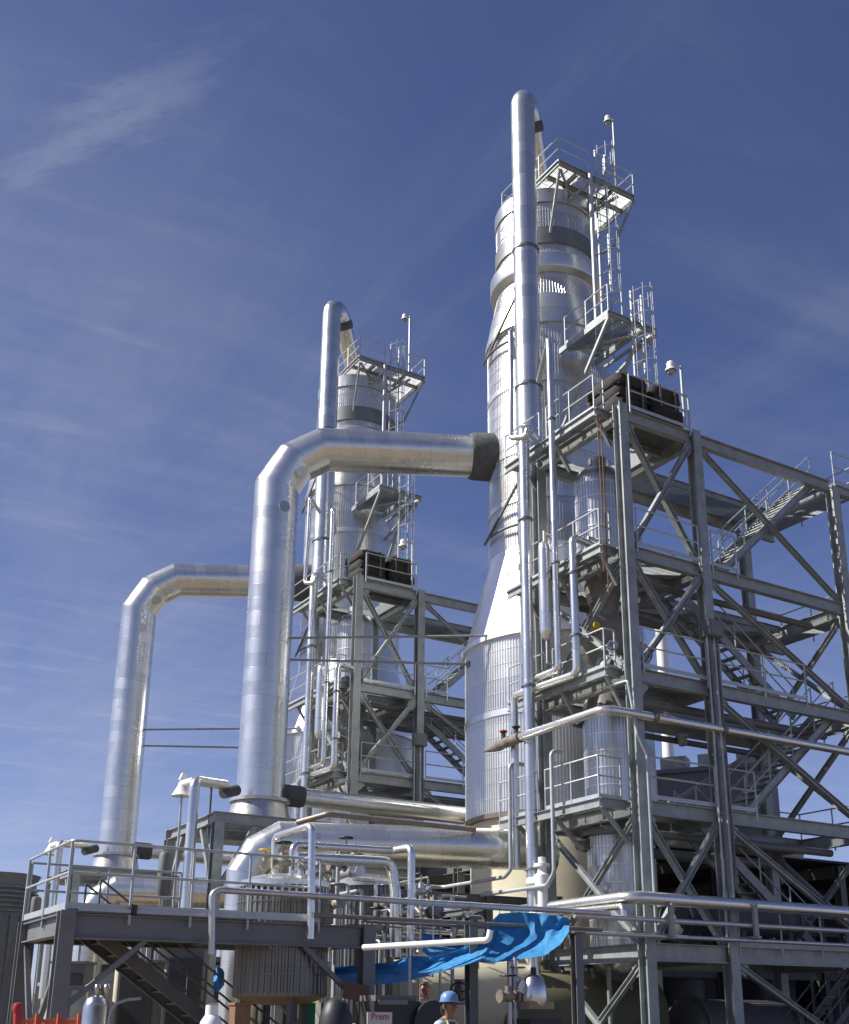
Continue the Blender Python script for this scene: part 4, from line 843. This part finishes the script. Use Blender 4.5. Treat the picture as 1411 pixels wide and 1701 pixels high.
thick(sheet([(556, 1607, 1632, 0), (612, 1602, 1637, 0), (650, 1598, 1634, -.1), (684, 1588, 1629, -.1), (720, 1589, 1618, -.1), (762, 1578, 1607, 0), (800, 1560, 1596, .2), (815, 1532, 1600, .4), (830, 1517, 1598, .5), (868, 1515, 1594, .6), (905, 1518, 1588, .6), (930, 1521, 1571, .7), (946, 1526, 1548, .8)], 24.2, amp=.06).build('sheet', 'tarp', t, 60))
thick(sheet([(702, 1550, 1582, 0), (712, 1551, 1590, 0), (745, 1561, 1592, .1), (785, 1563, 1584, .2), (803, 1560, 1574, .3)], 25.0, 6, 4, .06, 3).build('flap', 'tarp', t, 60))
m = MB()
for a, b in (((703, 1550), (700, 1505)), ((830, 1517), (832, 1498)), ((940, 1524), (962, 1512)), ((685, 1588), (683, 1560)), ((612, 1602), (606, 1585))): m.tube([Pd(*a, 24.5), Pd(*b, 24.4)], .008, 5)
m.build('tie_rope', 'lashing', t)
p_ = Pd(363, 1628, 24.5); o = sheet([(355, 1612, 1648, 0), (362, 1606, 1650, -.1), (370, 1608, 1640, 0), (373, 1615, 1636, .1)], 24.5, 6, 3, .05, 5).build('hanging_cloth', 'tarp', None, 60, p_); thick(o); tag(o, 'small strip of blue cloth hanging left of the foreground tank', 'cloth')

# ------------------------------------------------------------------ tanks and machines at the ground
def lying_tank(label, c, r, ln_, mat, grp=None):
    c = V(c); t = thing('lying_tank', label, 'tank', (c.x, c.y, 0), grp); h = ln_/2
    prof = [(-h-.35, .001), (-h-.3, r*.5), (-h-.15, r*.85), (-h, r), (h, r), (h+.15, r*.85), (h+.3, r*.5), (h+.35, .001)]
    MB().tube([c+V((a, 0, 0)) for a, _ in prof], [b for _, b in prof], 40, cap=False).build('shell', mat, t, 50)
    for q in (-.55, .55): MB().box((c.x+q*h, c.y, (c.z-r*.7)/2), (.3, r*1.5, c.z-r*.7)).build('saddle', 'concrete', t)
    for q in (-.3, .35): MB().tube([c+V((q*h, 0, r-.03)), c+V((q*h, 0, r+.25))], .12, 14).build('nozzle', mat, t, 40); MB().tube([c+V((q*h, 0, r+.2)), c+V((q*h, 0, r+.25))], .2, 14).build('flange', mat, t, 40)
    return t
c = Pd(745, 1640, 29.5); lying_tank('cream lying tank under the blue tarp', (c.x, c.y, 2.05), 1.0, 4.6, 'cream', 'lying tanks')
c = Pd(905, 1660, 30); lying_tank('large cream lying tank in shade beneath the near frame', (c.x+1.4, c.y+.9, 1.75), 1.15, 5.0, 'shaded_cream', 'lying tanks')
c = Pd(645, 1660, 22); B0 = V((c.x, c.y, 0))
t = thing('welding_machine', 'dark trailer machine with a pale sign under the blue tarp', 'machine', B0)
MB().box(B0+UP*1.25, (.95, .7, 1.5)).build('body', 'black', t); MB().box(B0+UP*2.05+V((0, 0, 0)), (.85, .6, .1)).build('hood', 'dull_steel', t)
MB().box(B0+V((-.1, -.36, 1.98)), (.6, .02, .08)).build('control_panel', 'grey_steel', t)
for q in (-.4, .6): MB().tube([B0+V((q, -.48, .42)), B0+V((q, -.38, .42))], .40, 20).build('wheel', 'black', t, 40)
MB().tube([B0+V((.72, -.45, 1.6)), B0+V((.72, -.2, 1.6))], .42, 24).build('spare_wheel', 'black', t, 40)
sp = Pd(636, 1690, 21.4); Rf = Matrix((V((1, 0, 0)), V((0, -1, 0)), V((0, 0, 1)))).transposed()
spp = V((sp.x, B0.y-.365, sp.z-.08)); MB().box(spp, (.50, .02, .34)).build('sign_board', 'sign', t)
fc = bpy.data.curves.new('letters', 'FONT'); fc.body = 'Prem'; fc.size = .17; fc.align_x = 'CENTER'; fc.extrude = .004
fo = bpy.data.objects.new('letters', fc); col.objects.link(fo); dg = bpy.context.evaluated_depsgraph_get(); dg.update(); lm = bpy.data.meshes.new_from_object(fo.evaluated_get(dg)); bpy.data.objects.remove(fo)
lo = bpy.data.objects.new('lettering', lm); col.objects.link(lo); lo.parent = t; lo.location = spp+V((0, -.016, .04))-B0; lo.rotation_euler = (PI/2, 0, 0); lm.materials.clear(); lm.materials.append(MT['red'])
c = Pd(558, 1690, 21); t = thing('drum', 'black domed drum beside the right foreground column', 'drum', (c.x, c.y, 0)); MB().lathe([(.3, 0), (.3, 1.55), (.28, 1.75), (.2, 1.95), (.08, 2.05), (.001, 2.06)], V((c.x, c.y, 0)), 28).build('shell', 'black', t, 50); MB().lathe([(.30, .8), (.32, .82), (.32, .88), (.30, .9)], V((c.x, c.y, 0)), 28).build('hoop', 'dull_steel', t, 40)
# hand-wheel valve by the cream tank, dark machine with round cap right of the tarp
valve('large spoked handwheel valve in front of the cream tank', Pd(763, 1648, 27.2), (0, 0, 1), 1.25, 'rust_pipe', 'black', up=-FW)
c = Pd(887, 1640, 24); B1 = V((c.x, c.y, 0)); t = thing('pump_unit', 'dark pump unit with a round metal cap right of the tarp', 'machine', B1)
MB().box(B1+UP*.9, (.75, .75, 1.6)).build('body', 'black', t); MB().lathe([(.24, 1.9), (.27, 2.0), (.26, 2.28), (.24, 2.34), (.19, 2.48), (.08, 2.55), (.001, 2.56)], B1, 28).build('cap', 'stainless', t, 50)
MB().box(B1+UP*1.95, (.62, .5, .14)).build('collar', 'cream_brown', t); MB().tube([B1+UP*2.54, B1+UP*2.68], .06, 10).build('vent_plug', 'black', t, 40)
pipe('upright pair of pale pipes left of the pump unit, thicker one', [Pd(848, 1701, 24)-UP*1.6, Pd(848, 1595, 24)], .07, 'pipe_steel'); pipe('upright pair of pale pipes left of the pump unit, thinner one', [Pd(856, 1701, 23.9)-UP*1.6, Pd(856, 1590, 23.9)], .04, 'rail_paint')
# behind and beneath the left platform
c = Pd(160, 1670, 26); t = thing('steel_bottle', 'polished steel bottle with knobs on top beneath the left platform', 'tank', (c.x, c.y, 0)); S0 = V((c.x, c.y, 0))
MB().lathe([(.27, .3), (.27, 1.95), (.22, 2.1), (.1, 2.18), (.001, 2.2)], S0, 28).build('shell', 'stainless', t, 50)
for q in (-.2, 0, .2): MB().lathe([(.001, 2.42), (.06, 2.4), (.08, 2.33), (.06, 2.26), (.03, 2.2), (.03, 2.05)][::-1], S0+RT*q, 14).build('knob', 'stainless', t, 60)
for k in range(3): MB().tube([S0+V((.2*math.cos(k*2.1), .2*math.sin(k*2.1), 0)), S0+V((.2*math.cos(k*2.1), .2*math.sin(k*2.1), .35))], .03, 8).build('leg', 'dull_steel', t, 40)
c = Pd(135, 1675, 27); t = thing('cabinet', 'green-grey cabinet behind the polished steel bottle', 'cabinet', (c.x, c.y, 0)); MB().box((c.x, c.y, 1.3), (.8, .6, 2.2)).build('body', 'cooling', t); MB().box((c.x, c.y-.31, 1.35), (.66, .02, 1.9)).build('door', 'galvanized', t); MB().box((c.x, c.y, .1), (.7, .5, .2)).build('plinth', 'concrete', t)
c = Pd(197, 1660, 27.5); t = thing('pipe_post', 'cream upright pipe beneath the left platform', 'pipe', (c.x, c.y, 0)); MB().tube([V((c.x, c.y, 0)), V((c.x, c.y, 3.0))], .13, 16).build('run', 'cream', t, 40); MB().tube([V((c.x, c.y, 2.95)), V((c.x, c.y, 3.05))], .2, 16).build('flange', 'cream', t, 40)
pipe('pale conduit bent over beneath the staircase', [Pd(182, 1700, 22)-UP*1.5, Pd(182, 1690, 22), Pd(190, 1668, 22), Pd(212, 1660, 22), Pd(235, 1658, 22)], .03, 'rail_paint', 'conduit', 'conduit', bend=.2)
c = Pd(352, 1685, 17); t = thing('gas_bottle', 'small white gas bottle in front of the foreground tank', 'bottle', (c.x, c.y, 0)); G0 = V((c.x, c.y, 0))
MB().lathe([(.13, 0), (.17, .02), (.17, .1), (.17, 1.5), (.15, 1.66), (.09, 1.75), (.04, 1.78), (.04, 1.87), (.001, 1.87)], G0, 24).build('shell', 'white', t, 50); MB().lathe([(.09, 1.72), (.09, 1.88), (.08, 1.88), (.08, 1.72)], G0, 20, a0=.6, a1=5.6).build('guard', 'white', t, 40); MB().tube([G0+V((-.06, 0, 1.87)), G0+V((.08, 0, 1.88))], .025, 8).build('tap', 'pipe_steel', t, 40)
c = Pd(398, 1695, 19); tag(MB().box((c.x, c.y, .95), (.26, .25, 1.9)).box((c.x, c.y, 1.92), (.3, .29, .04)).build('timber_crate', 'wood', None, None, (c.x, c.y, 0)), 'brown timber crate stood on end left below the foreground tank', 'crate')
c = Pd(513, 1692, 24); t = thing('green_board', 'bright green panel below the foreground tank', 'panel', (c.x, c.y, 0)); MB().box((c.x, c.y, 1.0), (.26, .05, 2.0)).build('board', 'green', t); MB().box((c.x, c.y+.12, .04), (.3, .3, .08)).build('foot', 'dull_steel', t)
for k, (xa, xb, yt, dd, lab) in enumerate(((96, 150, 1602, 29, 'left added dark block beneath the left platform'), (206, 268, 1600, 27.5, 'wide added dark block behind the staircase'), (285, 345, 1575, 29.5, 'tall added dark block left of the foreground tank'))):  # dark blocks added to darken the view beneath the platform
    a_ = Pd(xa, yt, dd); b_ = Pd(xb, yt, dd); c = (a_+b_)/2; t = thing('dark_block', lab, 'cabinet', (c.x, c.y, 0), 'added dark blocks'); w_ = (b_-a_).length; Rz = Matrix.Rotation(YA-PI/2, 3, 'Z')
    MB().box((c.x, c.y, a_.z/2), (w_, .7, a_.z), Rz).build('body', 'dull_steel', t); MB().box(V((c.x, c.y, a_.z*.55))-FW*.36, (w_*.86, .03, a_.z*.75), Rz).build('door', 'black', t)
    MB().box((c.x, c.y, a_.z+.03), (w_+.1, .8, .06), Rz).build('hood', 'dull_steel', t); MB().tube([V((c.x+.1, c.y, a_.z)), V((c.x+.1, c.y, a_.z+.5)), V((c.x+.6, c.y, a_.z+.55))], .04, 8).build('conduit', 'rail_paint', t, 40)
# orange safety net
t = thing('safety_fence', 'orange plastic safety net at the bottom left corner', 'fence', Pd(70, 1701, 15)-UP*1.6)
for x_ in (30, 62, 98, 132):
    p_ = Pd(x_, 1690, 15); MB().tube([V((p_.x, p_.y, 0)), V((p_.x, p_.y, 1.76))], .025, 8).build('stake', 'orange_net', t, 40)
m = MB(); a_ = Pd(28, 1690, 15); b_ = Pd(134, 1690, 15)
for k in range(34): q = a_.lerp(b_, k/33); m.box((q.x, q.y, .9), (.012, .012, 1.6))
for k in range(18): z = .12+k*.091; m.bar(V((a_.x, a_.y, z)), V((b_.x, b_.y, z)), .012, .035)
m.build('net', 'orange_net', t)
t = thing('fire_hydrant_post', 'leaning red post beside the orange net', 'post', Pd(32, 1701, 14.4)-UP*1.5); a_ = Pd(38, 1700, 14.4); MB().tube([V((a_.x+.1, a_.y, 0)), Pd(30, 1676, 14.4)], .05, 10).build('pole', 'red', t, 40); MB().lathe([(.001, .06), (.05, .05), (.065, 0), (.05, -.05)][::-1], Pd(30, 1674, 14.4), 12).build('cap', 'red', t, 50)

# ------------------------------------------------------------------ person
def person(p0, yaw):
    t = thing('person', 'person in a blue hard hat and dark safety vest at bottom centre', 'person', p0)
    J = [((0, 0, .98), .145, -1), ((0, 0, 1.12), .135, 0), ((0, 0, 1.30), .155, 1), ((0, .01, 1.43), .13, 2), ((0, .02, 1.51), .062, 3), ((0, .035, 1.58), .085, 4), ((0, .05, 1.66), .098, 5), ((0, .04, 1.735), .09, 6)]
    for s_ in (-1, 1):
        b = len(J); J += [((s_*.10, 0, .90), .105, 0), ((s_*.115, .03, .50), .072, b), ((s_*.12, -.01, .09), .048, b+1), ((s_*.13, .13, .05), .04, b+2)]
        b = len(J); J += [((s_*.19, .0, 1.42), .075, 3), ((s_*.25, -.01, 1.16), .056, b), ((s_*.22, .16, .99), .043, b+1), ((s_*.20, .24, .96), .036, b+2)]
        h = len(J)-1
        for k in range(4): J += [((s_*.20+(k-1.5)*.021*s_, .31-.006*abs(k-1), .94-.01*k), .0095, h), ((s_*.20+(k-1.5)*.021*s_, .335, .905-.008*k), .008, len(J))]
        J += [((s_*.165, .28, .95), .010, h)]
    me = bpy.data.meshes.new('body'); me.from_pydata([j[0] for j in J], [(j[2], i) for i, j in enumerate(J) if j[2] >= 0], [])
    o = bpy.data.objects.new('body', me); col.objects.link(o); md = o.modifiers.new('s', 'SKIN'); ss = o.modifiers.new('u', 'SUBSURF'); ss.levels = 2; ss.render_levels = 2
    for i, j in enumerate(J): me.skin_vertices[0].data[i].radius = (j[1], j[1]*(.72 if i in (0, 1, 2, 3) else 1)); me.skin_vertices[0].data[i].use_root = (i == 0)
    dg = bpy.context.evaluated_depsgraph_get(); dg.update(); nm = bpy.data.meshes.new_from_object(o.evaluated_get(dg)); o.modifiers.clear(); o.data = nm
    for p in nm.polygons:
        c_ = p.center; p.use_smooth = True
        p.material_index = 0 if (c_.z > 1.475 or (c_.y > .17 and .85 < c_.z < 1.02)) else (1 if c_.z > .97 else 2)
    for k in ('skin', 'shirt', 'jeans'): nm.materials.append(MT[k])
    o.parent = t
    def ch(mb, name, mat, sm=50): q = mb.build(name, mat, None, sm); q.parent = t; return q
    hc = V((0, .045, 1.73))
    ch(MB().lathe([(.128, -.005), (.126, .03), (.112, .08), (.075, .12), (.001, .135)], hc, 28), 'hard_hat', 'hat')
    ch(MB().lathe([(.12, -.012), (.15, -.012), (.15, -.002), (.12, .0)], hc+V((0, .012, 0)), 28), 'hat_brim', 'hat')
    ch(MB().tube([(0, .135, 1.675), (0, .165, 1.645), (0, .145, 1.635)], [.012, .017, .01], 8), 'nose', 'skin')
    for s_ in (-1, 1):
        ch(MB().tube([(s_*.098, .04, 1.69), (s_*.108, .03, 1.66), (s_*.10, .04, 1.625)], [.012, .02, .012], 8), 'ear', 'skin')
        ch(MB().lathe([(.001, -.008), (.008, -.004), (.008, .004), (.001, .008)], V((s_*.034, .138, 1.68)), 10), 'eye', 'black')
    ch(MB().tube([(-.03, .14, 1.60), (0, .148, 1.598), (.03, .14, 1.60)], .007, 6), 'mouth', 'red')
    ch(MB().lathe([(.093, -.07), (.104, -.02), (.108, .03)], V((0, .022, 1.63)), 24, a0=PI*1.05, a1=PI*1.95), 'hair', 'black')
    vest = MB()
    for k, (z, a, b) in enumerate(((1.0, .185, .135), (1.15, .18, .13), (1.32, .20, .14), (1.42, .175, .12), (1.475, .11, .085))): pass
    lev = ((1.0, .185, .140), (1.15, .182, .135), (1.30, .205, .145), (1.40, .19, .13), (1.47, .115, .085)); n_ = 32
    vest.add([(a*math.cos(2*PI*i/n_), b*math.sin(2*PI*i/n_)+.005, z) for z, a, b in lev for i in range(n_)], [(r_*n_+i, r_*n_+(i+1) % n_, (r_+1)*n_+(i+1) % n_, (r_+1)*n_+i) for r_ in range(4) for i in range(n_)])
    ch(vest, 'vest', 'vest')
    st_ = MB()
    for s_ in (-1, 1):
        for sy in (-1, 1): st_.tube([(s_*.10, sy*.142+.005, 1.02), (s_*.10, sy*.138+.005, 1.15), (s_*.105, sy*.142+.005, 1.30), (s_*.10, sy*.118, 1.41), (s_*.085, sy*.07, 1.475)], .016, 8)
    ch(st_, 'reflective_stripe', 'trim')
    t.rotation_euler = (0, 0, yaw); return t
pp_ = Pd(742, 1690, 16.6); person(V((pp_.x, pp_.y, .2)), YA-PI/2-2.2)

# ================================================================== background buildings
c0_ = Pd(-12, 1500, 62); C0 = V((c0_.x, c0_.y, 0)); t = thing('cooling_tower', 'dull grey round cooling tower with slatted band at the left edge', 'cooling tower', C0)
MB().lathe([(2.3, 0), (2.2, 4.0), (2.1, 6.9)], C0, 48).build('drum', 'cooling', t, 30); MB().lathe([(2.1, 6.9), (2.05, 8.2), (2.2, 8.75), (2.3, 8.9), (2.15, 8.9), (2.0, 8.3)], C0, 48).build('fan_stack', 'cooling', t, 40)
m = MB()
for k in range(6): m.lathe([(2.12, 7.05+k*.24), (2.27, 6.97+k*.24), (2.27, 7.0+k*.24), (2.14, 7.09+k*.24)], C0, 48)
m.build('louver', 'galvanized', t, 30)
for k in range(24): a = 2*PI*k/24; MB().box(C0+V((2.25*math.cos(a), 2.25*math.sin(a), 3.4)), (.12, .12, 6.8), Matrix.Rotation(a, 3, 'Z')).build('rib', 'cooling', t)
a_ = Pd(60, 1600, 55); b_ = Pd(600, 1600, 48); mid = (a_+b_)/2
def block(label, cat, name, a, b, depth, h, mat, roof=None, wins=0):
    a, b = V(a), V(b); a.z = b.z = 0; d = (b-a).normalized(); nrm = V((-d.y, d.x, 0)); R_ = Matrix((d, nrm, UP)).transposed(); c = (a+b)/2+nrm*depth/2; t = thing(name, label, cat, c)
    MB().box(c+UP*h/2, ((b-a).length, depth, h), R_).build('wall', mat, t)
    MB().box(c+UP*(h+.1), ((b-a).length+.3, depth+.3, .2), R_).build('roof', roof or mat, t)
    for k in range(wins):
        q = a+d*((b-a).length*(k+.5)/wins)-nrm*.03+UP*(h*.55); f = MB().box(q, (1.3, .06, 1.1), R_).build('window', 'grey_steel', t); MB().box(q-nrm*.04, (1.1, .03, .9), R_).build('pane', 'black', f)
    for k in range(3): q = a+d*((b-a).length*(k+.5)/3)+nrm*depth*.4+UP*(h+.55); MB().box(q, (1.2, 1.0, .7), R_).build('roof_unit', 'galvanized', t)
    return t
block('low dark equipment hut seen beneath the left platform', 'building', 'equipment_hut', Pd(95, 1600, 52), Pd(640, 1600, 46), 5, 3.9, 'dark_shed', 'dull_steel', 4)
block('plain grey block building behind the staircases of the near frame', 'building', 'block_building', Pd(1085, 1300, 52), Pd(1280, 1300, 50), 2.5, 12.3, 'block_wall')
s_ = Pd(1111, 1260, 62); t = thing('exhaust_stack', 'white slender stack rising above the grey block building', 'stack', (s_.x, s_.y, 0)); S1 = V((s_.x, s_.y, 0)); zt_ = Pd(1111, 1050, 62).z
MB().lathe([(.32, 0), (.32, zt_), (.36, zt_), (.36, zt_+.25), (.2, zt_+.25)], S1, 24).build('shaft', 'white', t, 40); MB().lathe([(.32, zt_-3), (.38, zt_-3), (.38, zt_-2.85), (.32, zt_-2.85)], S1, 24).build('collar', 'galvanized', t, 40)
# dark open shed behind the near frame
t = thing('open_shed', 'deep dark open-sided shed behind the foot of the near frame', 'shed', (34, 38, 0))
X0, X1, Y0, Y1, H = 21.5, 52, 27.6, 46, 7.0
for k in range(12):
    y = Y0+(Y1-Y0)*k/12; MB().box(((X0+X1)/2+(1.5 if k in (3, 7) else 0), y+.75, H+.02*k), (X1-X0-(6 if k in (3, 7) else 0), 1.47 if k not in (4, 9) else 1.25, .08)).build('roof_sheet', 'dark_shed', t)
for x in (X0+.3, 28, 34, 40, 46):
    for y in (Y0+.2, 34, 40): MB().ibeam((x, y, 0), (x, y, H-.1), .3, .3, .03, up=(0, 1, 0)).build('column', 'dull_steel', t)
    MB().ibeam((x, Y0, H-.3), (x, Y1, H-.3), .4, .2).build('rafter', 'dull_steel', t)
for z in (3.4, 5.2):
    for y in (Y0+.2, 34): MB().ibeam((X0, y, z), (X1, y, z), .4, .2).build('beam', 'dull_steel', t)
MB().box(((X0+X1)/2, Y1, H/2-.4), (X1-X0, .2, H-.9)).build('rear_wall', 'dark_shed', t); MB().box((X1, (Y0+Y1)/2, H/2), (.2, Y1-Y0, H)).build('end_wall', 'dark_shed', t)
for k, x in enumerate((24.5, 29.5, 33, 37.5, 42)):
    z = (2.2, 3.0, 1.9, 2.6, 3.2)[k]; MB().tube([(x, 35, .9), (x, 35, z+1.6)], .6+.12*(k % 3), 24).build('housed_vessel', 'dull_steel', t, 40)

# ================================================================== the far unit
kids = {}
for o in bpy.data.objects:
    if o.parent: kids.setdefault(o.parent.name, []).append(o)
for root, lab, sh in UNIT:
    c = copy_tree(root); c.location.y += sh; c['label'] = lab
